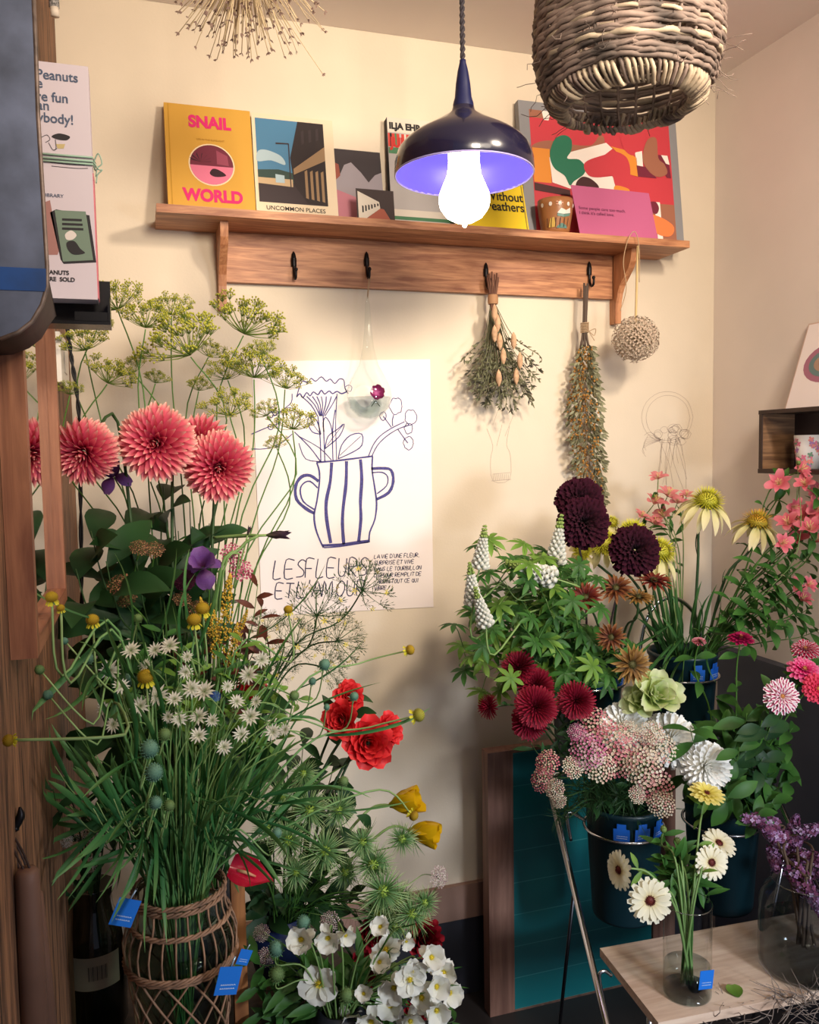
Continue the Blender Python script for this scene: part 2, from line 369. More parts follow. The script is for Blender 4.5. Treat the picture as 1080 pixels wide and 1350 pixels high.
# ------------------------------------------------------------------ things on the shelf
def standing(name, label, cat, xl, xr, ytop, d0, th, extra=0, group=None):
    a = P(xl, 270, d0); b = P(xr, 285, d0); w = b.x-a.x
    lean = .12
    for _ in range(3):
        h = (P((xl+xr)/2, ytop, max(.004, d0-sin(lean)*(.2 if ytop < 240 else .06))).z-SZ)/cos(lean); lean = min(math.asin(max(.0, min(.9, (d0-th-.004)/h))), .3 if h > .13 else .14)
    t = thing(name, ((a.x+b.x)/2, -d0, SZ+.0004+th*sin(lean)*0), label, cat, group, (-lean, 0, 0))
    return t, w, h
def cover_text(t, body, x, z, size, m, **k): return text('printed_lettering', body, t, (x, -.0006, z), size, m, **k)
M_PAGE = plain('book_pages', (222, 210, 186), .8)
M_PINK = plain('magenta_print', (214, 40, 110), .6); M_INK = plain('black_print', (34, 30, 34), .7)
# yellow hardback
t, w, h = standing('book', 'yellow hardback book with pink title and round picture, leftmost on shelf', 'book', 222, 338, 138, .085, .022)
M_YEL = plain('yellow_cloth_cover', (206, 156, 62), .6)
MB().box((-w/2, 0, 0), (w/2, .003, h)).box((-w/2, .019, 0), (w/2, .022, h)).box((-w/2, 0.003, 0), (-w/2+.003, .019, h)).build('cover', M_YEL, t)
MB().box((-w/2+.003, .0032, .003), (w/2-.003, .0188, h-.003)).build('pages', M_PAGE, t)
MB().box((-w/2+.008, -.0005, 0.001), (-w/2+.0105, .0001, h-.001)).build('spine_groove', plain('groove_gold', (188, 140, 44), .6), t)
cover_text(t, 'SNAIL', .003, h*.80, .040, M_PINK, bold=.0019, sx=.9); cover_text(t, 'WORLD', .003, .034, .040, M_PINK, bold=.0019, sx=.9)
cover_text(t, 'LIFE IN THE SLIMELIGHT', .003, h*.68, .006, plain('gold_print', (176, 128, 40), .6))
mb = MB(); R = w*.25; cz = h*.46; mats = [plain('plum_picture', (112, 42, 62), .5), plain('rose_floor_picture', (222, 120, 150), .5), plain('dark_picture', (52, 26, 36), .5), plain('cream_ring', (236, 214, 180), .6), plain('wine_picture', (150, 70, 92), .5)]
flat(mb, circ(.003, cz, R*1.06, 36), -.0004, 3); flat(mb, circ(.003, cz, R, 36), -.0006, 0)
flat(mb, [(.003+R*cos(a), cz+R*sin(a)) for a in [pi*1.02+i*pi*.96/14 for i in range(15)]], -.0008, 1)
flat(mb, blob([(-R*.05, cz-R*.45), (R*.1, cz-R*.2), (R*.4, cz-R*.25), (R*.7, cz-R*.5), (R*.2, cz-R*.6)]), -.001, 2)
flat(mb, [(R*.3, cz+R*.05), (R*.85, cz+R*.0), (R*.8, cz+R*.5), (R*.3, cz+R*.75)], -.0009, 4)
for k in range(7): flat(mb, [(-R*.45, cz+R*.1), (-R*.45+R*.5*cos(k*.55-.3), cz+R*.25+R*.35*sin(k*.55-.3)), (-R*.4+R*.45*cos(k*.55-.1), cz+R*.2+R*.3*sin(k*.55-.1))], -.001, 2)
mb.build('cover_picture', mats, t)
# photo book
t, w, h = standing('book', 'photography book with a street scene cover beside the yellow book', 'book', 338.5, 447, 152, .075, .02)
MB().box((-w/2, 0, 0), (w/2, .002, h)).box((-w/2, .018, 0), (w/2, .02, h)).build('cover', plain('cream_cover', (226, 208, 180), .5), t)
MB().box((-w/2+.001, .0022, .002), (w/2-.002, .0178, h-.002)).build('pages', M_PAGE, t)
x0, x1, z0, z1 = -w/2+.008, w/2-.024, .045, h-.012; mb = MB()
def uvp(u, v): return (x0+(x1-x0)*u, z0+(z1-z0)*v)
mats = [plain('sky_blue_print', (74, 124, 160), .5), plain('asphalt_print', (56, 46, 50), .5), plain('dark_building_print', (44, 36, 38), .5), plain('pale_cloud_print', (168, 190, 200), .5), plain('tan_shopfront_print', (150, 122, 92), .5), plain('hill_print', (50, 70, 66), .5), plain('sand_print', (190, 164, 130), .5)]
flat(mb, [uvp(0, 0), uvp(1, 0), uvp(1, 1), uvp(0, 1)], -.0003, 0)
flat(mb, [uvp(0, .0), uvp(1, 0), uvp(1, .3), uvp(0, .27)], -.0005, 1)
flat(mb, [uvp(0, .25), uvp(.55, .25), uvp(.55, .36), uvp(.3, .4), uvp(0, .38)], -.0006, 5)
flat(mb, [uvp(0, .22), uvp(.5, .20), uvp(.5, .29), uvp(0, .29)], -.0007, 6)
flat(mb, blob([uvp(.0, .48), uvp(.2, .5), uvp(.4, .46), uvp(.35, .56), uvp(.15, .62), uvp(.02, .6)]), -.0005, 3)
flat(mb, [uvp(.62, 1), uvp(1, 1), uvp(1, 0), uvp(.7, .02), uvp(.52, .22), uvp(.48, .55)], -.0008, 2)
flat(mb, [uvp(.52, .42), uvp(1, .72), uvp(1, .55), uvp(.52, .35)], -.0010, 4)
for k in range(4): flat(mb, [uvp(.68+k*.08, .08-.01*k), uvp(.72+k*.08, .07-.01*k), uvp(.72+k*.08, .42), uvp(.68+k*.08, .40)], -.0011, 4)
for k in range(3): flat(mb, [uvp(.66+k*.11, .72+k*.03), uvp(.70+k*.11, .74+k*.03), uvp(.70+k*.11, .90+k*.02), uvp(.66+k*.11, .88+k*.02)], -.0011, 1)
flat(mb, [uvp(.46, .15), uvp(.475, .15), uvp(.475, .72), uvp(.46, .72)], -.0012, 1); flat(mb, [uvp(.28, .70), uvp(.47, .71), uvp(.47, .725), uvp(.28, .72)], -.0012, 1)
flat(mb, [uvp(.25, .24), uvp(.38, .24), uvp(.38, .33), uvp(.25, .34)], -.0012, 3)
mb.build('cover_picture', mats, t)
cover_text(t, 'UNCOMMON PLACES', -.004, .027, .0145, M_INK, bold=.0001)
# postcard with dunes
t, w, h = standing('postcard', 'postcard of pale mountain shapes over a pink ground beside the photography book', 'postcard', 447, 509, 199, .05, .001)
MB().box((-w/2, 0, 0), (w/2, .001, h)).build('card', plain('card_mauve', (150, 122, 136), .6), t)
mb = MB(); mats = [plain('charcoal_print', (62, 56, 60), .5), plain('pale_grey_print', (158, 150, 158), .5), plain('pink_print', (190, 124, 140), .5), plain('rust_print', (150, 82, 70), .5)]
q = lambda u, v: (-w/2+w*u, h*v)
flat(mb, [q(0, .4), q(1, .4), q(1, 1), q(0, 1)], -.0003, 0)
flat(mb, [q(0, .35), q(1, .35), q(1, .74), q(.85, .7), q(.7, .6), q(.55, .72), q(.35, .84), q(.2, .8), q(.1, .68), q(0, .6)], -.0005, 1)
flat(mb, [q(0, 0), q(1, 0), q(1, .4), q(.5, .38), q(0, .48)], -.0007, 2); flat(mb, [q(0, .6), q(.1, .66), q(.08, .8), q(0, .82)], -.0008, 3)
mb.build('printed_picture', mats, t)
# small photo card
t, w, h = standing('photo_card', 'small dark photo card of an arcaded building leaning in front of the postcard', 'photo', 471, 521, 250, .125, .001)
MB().box((-w/2, 0, 0), (w/2, .001, h)).build('card', plain('card_dark', (58, 46, 46), .5), t)
mb = MB(); mats = [plain('arcade_white_print', (206, 196, 182), .5), plain('red_floor_print', (158, 84, 66), .5), M_INK]
flat(mb, [q(.04, .1), q(.2, .05), q(.62, .42), q(.6, .62), q(.04, .92)], -.0003, 0)
flat(mb, [q(.2, .04), q(.9, .04), q(.72, .4), q(.62, .42)], -.0004, 1)
for k in range(6): flat(mb, [q(.14+k*.08, .26+k*.045), q(.18+k*.08, .27+k*.045), q(.18+k*.08, .46+k*.02), q(.14+k*.08, .48+k*.02)], -.0005, 2)
mb.build('printed_picture', mats, t)
# book behind the lamp
t, w, h = standing('book', 'tall paperback with red and green striped cover standing behind the blue lamp shade', 'book', 517, 640, 160, .058, .022)
MB().box((-w/2, 0, 0), (w/2, .022, h)).build('pages', M_PAGE, t)
mb = MB(); mb.box((-w/2-.0006, -.0006, 0), (-w/2, .0225, h)); mb.mi = 1; mb.box((-w/2-.0006, -.0012, 0), (w/2, -.0006, h)); mb.mi = 0
mats = [M_INK, plain('grey_cover_print', (176, 170, 168), .5), plain('red_band_print', (196, 60, 50), .5), plain('green_band_print', (70, 120, 84), .5), plain('pale_band_print', (214, 204, 190), .5), plain('pink_band_print', (212, 130, 130), .5)]
for z0_, z1_, k in ((.87, 1, 4), (.74, .86, 2), (.68, .735, 3), (.13, .19, 4), (.10, .13, 3), (.03, .095, 4), (0, .03, 5)):
    flat(mb, [q(0, z0_), q(1, z0_), q(1, z1_), q(0, z1_)], -.0015, k)
flat(mb, [q(.0, .04), q(.3, .04), q(.3, .09), q(.0, .09)], -.0018, 0)
for k in range(9): flat(mb, [q(.02+k*.05, .74), q(.04+k*.05, .74), q(.04+k*.05, .86), q(.02+k*.05, .86)], -.0018, (k*3) % 5)
mb.build('cover', mats, t)
cover_text(t, 'ILJA EHR', -w/2+.004, h*.90, .022, M_INK, bold=.0012, align='LEFT').location.y = -.002
cover_text(t, 'JULIO', -w/2+.006, h*.74, .034, plain('red_title', (190, 44, 40), .5), bold=.0015, align='LEFT', sx=.8).location.y = -.0022
# yellow paperback
t, w, h = standing('book', 'yellow paperback with bold black title right of the glowing bulb', 'book', 602, 698, 214, .118, .012)
MB().box((-w/2, 0, 0), (w/2, .012, h)).build('pages', M_PAGE, t)
MB().box((-w/2-.0005, -.0006, 0), (w/2+.0003, 0, h)).box((w/2, 0, 0), (w/2+.0006, .012, h)).build('cover', plain('lemon_cover', (240, 208, 40), .5), t)
t2 = cover_text(t, 'Without\nFeathers', w/2-.005, h*.44, .035, M_INK, bold=.0005, align='RIGHT', sx=.86, line=.82); t2.location.y = -.0014; 
MB().box((w/2-.006, -.0009, .004), (w/2-.003, -.0006, h-.004)).build('edge_stripe', plain('olive_stripe', (150, 130, 50), .6), t)
# big abstract canvas
t, w, h = standing('canvas_picture', 'grey-edged canvas with red, green and brown rounded shapes on the shelf', 'picture', 694, 903, 141, .072, .022)
MB().box((-w/2, 0, 0), (w/2, .022, h)).build('canvas', plain('grey_canvas_edge', (136, 136, 140), .7), t)
mb = MB(); X0, X1, Z0, Z1 = -w/2+.030, w/2-.024, .012, h-.022
cols = dict(red=(196, 58, 70), brown=(156, 100, 78), green=(32, 112, 84), orange=(222, 140, 50), white=(238, 228, 220), wine=(112, 30, 54), dark=(66, 30, 34), coral=(246, 126, 70))
names = list(cols); mats = [plain('paint_'+k, cols[k], .55) for k in names]
def A(pts, c, lev, sm=True):
    # points in 0..1000 x 0..880 of the painted field, y down
    pp = [(X0+(X1-X0)*(x-70)/930, Z1-(Z1-Z0)*(y-100)/800) for x, y in pts]
    flat(mb, blob(pp) if sm else pp, -.0003-.00025*lev, names.index(c))
A([(70, 100), (1000, 100), (1000, 900), (70, 900)], 'red', 0, False)
A([(70, 100), (160, 100), (160, 150), (70, 150)], 'brown', 1, False)
A([(150, 100), (210, 100), (190, 160), (160, 160)], 'white', 2, False)
A([(75, 335), (180, 290), (330, 300), (460, 290), (520, 220), (550, 240), (530, 320), (400, 390), (180, 420), (75, 420)], 'brown', 1)
A([(75, 345), (185, 345), (185, 565), (75, 565)], 'orange', 2, False)
A([(180, 400), (560, 265), (600, 300), (480, 400), (500, 500), (600, 480), (600, 570), (300, 590), (190, 560)], 'white', 3, False)
A([(190, 350), (225, 275), (285, 245), (330, 270), (325, 340), (295, 395), (370, 395), (410, 440), (395, 490), (330, 540), (300, 570), (270, 510), (210, 470), (185, 410)], 'green', 5)
A([(345, 545), (390, 505), (450, 520), (490, 570), (400, 600), (345, 590)], 'dark', 5)
A([(590, 285), (680, 300), (760, 345), (760, 470), (700, 460), (690, 380)], 'orange', 4, False)
A([(400, 440), (430, 395), (560, 340), (620, 318), (690, 350), (710, 430), (690, 530), (640, 575), (600, 540), (580, 480), (500, 500), (430, 495)], 'red', 6)
A([(750, 310), (800, 295), (800, 400), (760, 400)], 'white', 4, False); A([(755, 395), (820, 400), (890, 470), (760, 470)], 'wine', 5, False)
A([(840, 220), (905, 200), (910, 330), (950, 370), (965, 430), (900, 460), (840, 430), (800, 350)], 'brown', 6)
A([(905, 310), (980, 310), (990, 460), (960, 460), (900, 350)], 'wine', 5, False); A([(930, 310), (975, 310), (985, 370), (960, 365)], 'white', 7, False)
A([(600, 545), (690, 560), (680, 600), (600, 600)], 'orange', 7)
A([(820, 640), (1000, 640), (1000, 900), (820, 900)], 'brown', 2, False); A([(860, 630), (900, 630), (905, 900), (870, 900)], 'white', 3, False)
A([(820, 640), (870, 630), (890, 670), (870, 710), (830, 690)], 'wine', 5); A([(830, 720), (920, 740), (985, 790), (960, 850), (880, 850), (830, 800)], 'coral', 6)
A([(75, 570), (300, 600), (300, 640), (75, 620)], 'dark', 4, False)
A([(660, 200), (740, 180), (770, 250), (740, 330), (680, 300)], 'red', 5)
mb.build('painted_shapes', mats, t)
# painted cup
c = P(731, 276, .10); t = thing('ceramic_cup', (c.x, -.105, SZ+.0004), 'brown ceramic cup painted with flower and mountain on the shelf', 'cup')
mb = MB(); rr = .0335; t.scale = (1.35, 1.35, 1.2)
mb.lathe([(rr*.72, 0), (rr*.80, .01), (rr*.95, .045), (rr, .062), (rr, .074), (rr*.93, .074), (rr*.88, .05), (rr*.7, .006), (.001, .005)], n=28, capb=True)
mb.build('cup_body', plain('brown_glaze', (168, 112, 70), .35), t)
def on_cup(pts, k, off=.0006):
    out = []
    for a, z in pts:
        r = rr*(.80+.2*min(1, z/.062))+off+.0006; an = -pi/2-.25+a/ rr; out.append((r*cos(an), r*sin(an), z))
    i = mbc.add(*out); mbc.mi = k; mbc.smooth = False; mbc.quad(list(range(i, i+len(out)))); mbc.mi = 0
mbc = MB(); mats = [plain('cup_white', (240, 232, 224), .4), M_INK, plain('cup_teal', (100, 140, 130), .4), plain('cup_yellow', (214, 178, 90), .4), plain('cup_peach', (232, 170, 140), .4)]
for k in range(5): on_cup(circ(-.034+k*.0175, .059, .0032, 10, .0045), 0)
on_cup([(-.004, .040), (.004, .050), (.014, .046), (.024, .052), (.026, .042), (.010, .038)], 0, .0008); on_cup([(-.004, .034), (.010, .032), (.025, .036), (.026, .042), (.010, .038), (-.003, .040)], 2, .0006)
for k in range(5):
    a = k*2*pi/5; on_cup([(0+.0015*cos(a), .060+.0015*sin(a)), (.007*cos(a+.3), .060+.005*sin(a+.3)), (.007*cos(a-.3), .060+.005*sin(a-.3))], 4, .001)
on_cup([(-.022, .012), (-.006, .012), (-.010, .032), (-.018, .030)], 3); on_cup([(-.006, .010), (.020, .010), (.016, .016), (.006, .020), (-.002, .015)], 2, .001)
for k in range(6): on_cup([(-.026+k*.009, .012), (-.0248+k*.009, .012), (-.0235+k*.009, .030), (-.0247+k*.009, .031)], 1, .0012)
mbc.build('painted_pattern', mats, t)
# pink card
a, b = P(765, 308, .135), P(868, 314, .135); w = b.x-a.x; h = P(800, 246, .12).z-SZ
t = thing('greeting_card', ((a.x+b.x)/2, -.135, SZ+.0004), 'pink card with two lines of small print leaning on the canvas', 'card', rot=(-.2, 0, 0))
h = h/cos(.2)
mb = MB(); mb.smooth = False; sk = -.012
i = mb.add(*[V((x, y, z)) for y in (0, .0008) for x, z in ((-w/2, 0), (w/2, 0), (w/2+sk, h*.97), (-w/2+sk, h))])
for f in ((0, 1, 2, 3), (7, 6, 5, 4), (0, 4, 5, 1), (1, 5, 6, 2), (2, 6, 7, 3), (3, 7, 4, 0)): mb.quad([i+k for k in f])
mb.build('card', plain('pink_card_paper', (184, 92, 134), .7), t)
o = text('printed_lettering', 'Some people care too much.\nI think it\'s called love.', t, (-w/2+.004, -.0006, h*.52), .0118, plain('dark_pink_ink', (96, 34, 70), .7), align='LEFT', line=1.1)
# ================================================================== POSTER
pc = P(345, 812, .002); poster = thing('poster', (.505, -.0015, 1.10), 'white poster of a blue striped vase drawing with handwritten French words', 'poster')
TL, TR, BR, BL = (.272, 1.728), (.733, 1.741), (.732, 1.089), (.278, 1.099)
mb = MB(); mb.smooth = False
def loc(p, y): return (p[0]-.505, y, p[1]-1.10)
i = mb.add(*[loc(p, y) for y in (-.0006, .0008) for p in (BL, BR, TR, TL)])
for f in ((0, 1, 2, 3), (7, 6, 5, 4), (0, 4, 5, 1), (1, 5, 6, 2), (2, 6, 7, 3), (3, 7, 4, 0)): mb.quad([i+k for k in f])
mb.build('paper_sheet', plain('poster_paper', (240, 228, 224), .7), poster)
M_BLUE = plain('blue_crayon', (70, 66, 128), .7, noise=.25, scale=400); M_BLUE2 = plain('navy_ink', (46, 42, 78), .7)
def pl(pts):   # points read off a 3.373x enlargement of the poster
    out = []
    for x, y in pts:
        p = P(320+x/3.373, 430+y/3.373, .003); out.append((p.x-.505, p.z-1.10))
    return out
mb = MB()
def st(pts, w=6, sm=3, y=-.0011): ribbon(mb, pl(pts), w/3.373*.00188, y, sm, .12)
st([(330, 608), (340, 640), (342, 690), (330, 780), (318, 840), (325, 900), (345, 955), (360, 985)], 8)
st([(328, 606), (420, 598), (500, 588), (580, 578)], 8); st([(578, 580), (576, 640), (588, 720), (596, 790), (588, 860), (566, 915), (562, 955)], 8)
st([(356, 975), (430, 972), (500, 962), (566, 955)], 12); st([(362, 985), (430, 980), (560, 960)], 6)
st([(396, 606), (390, 690), (372, 780), (374, 860), (392, 965)], 15); st([(462, 600), (460, 700), (448, 800), (444, 880), (450, 970)], 15)
st([(524, 592), (530, 680), (524, 780), (526, 860), (516, 958)], 15)
st([(338, 690), (300, 664), (262, 670), (236, 710), (240, 770), (280, 810), (318, 832)], 14); st([(334, 720), (300, 690), (270, 700), (256, 730), (270, 780), (318, 815)], 7)
st([(572, 634), (620, 632), (660, 640), (670, 690), (650, 740), (596, 770)], 14); st([(574, 652), (620, 650), (645, 670), (640, 710), (598, 745)], 6)
# flower head and stems
st([(240, 315), (250, 280), (265, 245), (290, 250), (305, 232), (325, 245), (350, 225), (372, 245), (390, 235), (410, 255), (430, 235), (450, 240), (455, 275), (470, 300)], 5)
st([(240, 315), (255, 300), (268, 318), (285, 295), (300, 310), (315, 292), (335, 305), (350, 285), (365, 302), (385, 288), (400, 300), (420, 290), (440, 300), (465, 290)], 6)
for a_, b_ in ((262, 340), (285, 350), (310, 352), (330, 355), (350, 356), (372, 360), (395, 365), (418, 372)): st([(a_, 312), ((a_+b_)/2+3, 350), (b_-6, 400)], 5)
st([(335, 400), (345, 500), (348, 604)], 5); st([(358, 400), (362, 500), (366, 602)], 5); st([(412, 372), (402, 440), (400, 520), (402, 598)], 5); st([(420, 300), (414, 420), (416, 520), (418, 596)], 4)
st([(345, 480), (310, 470), (290, 430), (300, 402), (330, 420), (348, 480)], 5); st([(300, 405), (320, 445), (348, 482)], 3)
st([(362, 470), (358, 430), (370, 405), (392, 440), (400, 490)], 5); st([(366, 545), (380, 490), (420, 460), (452, 435), (430, 490), (366, 545)], 5); st([(376, 530), (410, 485), (446, 440)], 3)
st([(425, 590), (440, 530), (480, 485), (530, 480), (530, 530), (490, 560), (425, 590)], 5); st([(432, 575), (470, 540), (525, 490)], 3)
st([(345, 600), (300, 540), (230, 470)], 5); st([(350, 602), (280, 590), (250, 520)], 4); st([(395, 595), (340, 540), (250, 490)], 4)
st([(560, 578), (580, 530), (610, 490), (660, 455), (720, 425)], 5); st([(575, 578), (600, 530), (640, 490), (690, 458), (740, 440)], 5)
st([(662, 450), (640, 420), (625, 400)], 5); st([(668, 445), (666, 420), (672, 395)], 5); st([(690, 458), (720, 500), (735, 520)], 5)
for cx, cy, r in ((682, 355, 28), (748, 405, 26), (738, 455, 18), (738, 520, 22), (625, 400, 14)):
    st([(cx+r*(1+.10*sin(k*2.1+cx))*cos(k*pi/8), cy+r*1.3*(1+.10*cos(k*2.1+cy))*sin(k*pi/8)) for k in range(17)], 4)
st([(470, 300), (455, 275), (470, 262), (486, 270), (480, 290), (465, 285)], 3)
for cx, cy in ((125, 395), (135, 370), (146, 385), (125, 448)):
    st([(cx+12*cos(k*pi/3), cy+12*sin(k*pi/3)) for k in range(7)], 4)
st([(220, 300), (216, 340), (180, 370), (140, 400)], 4); st([(160, 465), (150, 420), (180, 370), (225, 365), (255, 400), (250, 440)], 3); st([(40, 545), (100, 545), (170, 520), (220, 480)], 4); st([(40, 480), (110, 450), (170, 430)], 4)
mb.build('ink_drawing', [M_BLUE], poster)
FONT = {'A': [[(0, 0), (.4, 1), (.8, 0)], [(.15, .4), (.65, .4)]], 'B': [[(0, 0), (0, 1), (.5, .9), (.5, .6), (0, .5), (.6, .4), (.6, .1), (0, 0)]], 'C': [[(.7, .85), (.4, 1), (.05, .7), (.05, .3), (.4, 0), (.7, .15)]],
 'D': [[(0, 0), (0, 1), (.5, .85), (.65, .5), (.5, .15), (0, 0)]], 'E': [[(.6, 1), (0, 1), (0, 0), (.6, 0)], [(0, .5), (.5, .5)]], 'F': [[(.6, 1), (.0, 1), (0, 0)], [(0, .5), (.45, .5)]], 'G': [[(.7, .85), (.4, 1), (.05, .6), (.1, .1), (.6, .05), (.65, .4), (.4, .4)]],
 'I': [[(.1, 0), (.15, 1)]], 'L': [[(.05, 1), (0, 0), (.55, .02)]], 'M': [[(0, 0), (.1, 1), (.4, .3), (.7, 1), (.8, 0)]], 'N': [[(0, 0), (.05, 1), (.6, 0), (.65, 1)]], 'O': [[(.35, 1), (.05, .6), (.1, .15), (.4, 0), (.65, .4), (.6, .85), (.35, 1)]],
 'P': [[(0, 0), (0, 1), (.55, .9), (.5, .55), (0, .5)]], 'Q': [[(.35, 1), (.05, .5), (.4, 0), (.65, .5), (.35, 1)], [(.4, .2), (.7, -.1)]], 'R': [[(0, 0), (0, 1), (.55, .9), (.5, .55), (0, .5), (.6, 0)]], 'S': [[(.6, .9), (.3, 1), (.05, .75), (.5, .4), (.45, .1), (0, .05)]],
 'T': [[(0, 1), (.7, 1)], [(.35, 1), (.3, 0)]], 'U': [[(0, 1), (.05, .2), (.3, 0), (.55, .2), (.6, 1)]], 'V': [[(0, 1), (.3, 0), (.6, 1)]], "'": [[(.1, 1.1), (.08, .85)]], ',': [[(.1, .1), (.02, -.15)]], 'X': [[(0, 1), (.6, 0)], [(.6, 1), (0, 0)]], ' ': []}
def handwrite(mb, s, x, y, hgt, adv, w, slope=0, shear=.12, sc=.00188/3.373):
    for ch in s:
        g = FONT.get(ch, []); wd = {'I': .35, "'": .3, ',': .3, 'M': .95, ' ': .35}.get(ch, .72)
        for s_ in g: ribbon(mb, pl([(x+(a+shear*b)*adv, y-b*hgt+random.uniform(-1, 1)) for a, b in s_]), w*sc, -.0011, 3, .1)
        x += wd*adv*1.15; y += slope*wd*adv
    return x
random.seed(5); mb = MB()
handwrite(mb, 'LES', 135, 1122, 80, 62, 5, -.03); handwrite(mb, 'FLEURS', 278, 1118, 82, 58, 5, -.03); handwrite(mb, 'ET', 145, 1210, 66, 52, 5, -.02); handwrite(mb, "L'AMOUR", 240, 1206, 70, 56, 5, -.03)
for k, s in enumerate(("LA VIE D'UNE FLEUR,", 'SURPRISE ET VIVE', 'DANS LE TOURBILLON', "D'AMOUR REMPLIT DE", "JARDIN TOUT CE QUI", 'VIBRE')):
    handwrite(mb, s, 585, 1034+k*28, 17, 15.5, 3, -.05)
mb.build('handwriting', [M_BLUE2], poster)
# ================================================================== HANGING GLASS BULB VASE
hk = H[1]; c = P(487, 523, .05); R = 30*MP(487, 523, .05)
t = thing('hanging_glass_vase', (c.x, c.y, c.z), 'clear teardrop glass vase half full of water hanging on string from the second hook', 'vase')
top = P(483, 392, .045)-c
M_GLASS = glassy('clear_glass', (250, 252, 251), 1.0, .1)
prof = [(.0005, -R), (R*.5, -R*.87), (R*.87, -R*.5), (R, 0), (R*.93, R*.4), (R*.70, R*.9), (R*.42, R*1.4), (R*.25, R*2.1), (R*.15, R*3.0), (R*.11, R*4.0), (.002, top.z)]
MB().lathe(prof, n=28).build('glass_body', M_GLASS, t)
mb = MB(); mb.lathe([(.0005, -R*.95), (R*.48, -R*.83), (R*.83, -R*.48), (R*.95, -R*.03), (.0005, -R*.03)], n=28); mb.build('water', glassy('vase_water', (232, 238, 238), .5, .0), t)
MB().tube([V((0, 0, top.z)), hk-c+V((0, 0, .002))], .0012, 5).tube([V((.001, 0, top.z-.004)), hk-c+V((.004, 0, .002))], .0008, 5).build('hanging_string', M_TWINE, t)
# the little orchid in it
t = thing('magenta_flower', c+V((.012, -.004, -.012)), 'single dark magenta flower head inside the hanging glass bulb', 'flower')
MB().tube(curve([(-.008, 0, -.012), (0, 0, 0), (.002, 0, .014)]), .001, 5).tube(curve([(.014, 0, -.012), (.004, 0, 0), (.001, 0, .008)]), .001, 5).build('stem', M_STEM_D, t)
mb = MB()
for a in range(6): mb.petal((.004, -.003, .022), (cos(a*1.05+.3), -.4, sin(a*1.05+.3)), (0, -1, 0), .024, .020, .3, .6, 'wide', ruf=.06)
mb.build('petals', petal_mat('magenta_petal', [(0, (208, 110, 170)), (.4, (140, 26, 92)), (1, (108, 18, 70))]), t)
# ================================================================== PENDANT LAMP
rim = P(612, 231, .7); RR = 91*MP(612, 231, .7)
t = thing('pendant_lamp', rim, 'dark blue enamel pendant lamp with bright bare bulb hanging before the shelf', 'lamp')
M_ENAM = plain('navy_enamel', (22, 20, 42), .22, coat=.5); M_INEN = plain('violet_enamel_inside', (78, 70, 218), .3)
k = RR/.118
outer = [(.118, 0), (.1195, .004), (.1185, .022), (.113, .040), (.102, .053), (.084, .066), (.062, .078), (.042, .090), (.026, .100), (.020, .106), (.0185, .112)]
outer = [(r*k, z*k) for r, z in outer]
MB().lathe(outer, n=56).build('lamp_shade', M_ENAM, t)
MB().lathe([(r-.0018, z-.0008) for r, z in outer], n=56).build('shade_lining', M_INEN, t)
MB().tube([V((RR*cos(a*2*pi/48), RR*sin(a*2*pi/48), 0)) for a in range(48)], .0016, 6, closed=True).build('rim_bead', plain('rim_enamel', (150, 140, 190), .3), t)
MB().lathe([(.0185*k, .106*k), (.0175*k, .118*k), (.0145*k, .128*k), (.0125*k, .15*k), (.009*k, .172*k), (.0055*k, .186*k), (.0055*k, .19*k)], n=24, capt=True).build('lamp_cap', plain('navy_lamp_cap', (20, 24, 62), .4), t)
zc = ZC-rim.z
def twist_cord(z0, z1, r=.0026, pitch=.022):
    n = int((z1-z0)/.004); mb = MB()
    for s_ in (0, pi): mb.tube([(r*cos(s_+2*pi*i*.004/pitch), r*sin(s_+2*pi*i*.004/pitch), z0+(z1-z0)*i/n) for i in range(n+1)], .0026, 6)
    return mb
twist_cord(.188*k, zc-.001).build('twisted_cord', plain('dark_fabric_cord', (46, 40, 46), .8), t)
b = MB(); BR_ = 34*MP(612, 262, .7)
zb = -.040*k; pr = [(BR_*.60, .05), (BR_*.60, .02), (BR_*.66, .0), (BR_*.84, zb+.022), (BR_*.97, zb+.008), (BR_, zb-.004), (BR_*.93, zb-.016), (BR_*.70, zb-.030), (BR_*.36, zb-.0385), (BR_*.12, zb-.041), (BR_*.07, zb-.047), (.0005, zb-.049)]
b.lathe(pr, n=32); b.build('light_bulb', emit('glowing_bulb', (1.0, .86, .70, 1), BULB_STRENGTH), t)
MB().lathe([(BR_*.62, .045), (BR_*.62, .075), (.012, .1)], n=24).build('lamp_socket', plain('socket_dark', (40, 40, 60), .5), t)
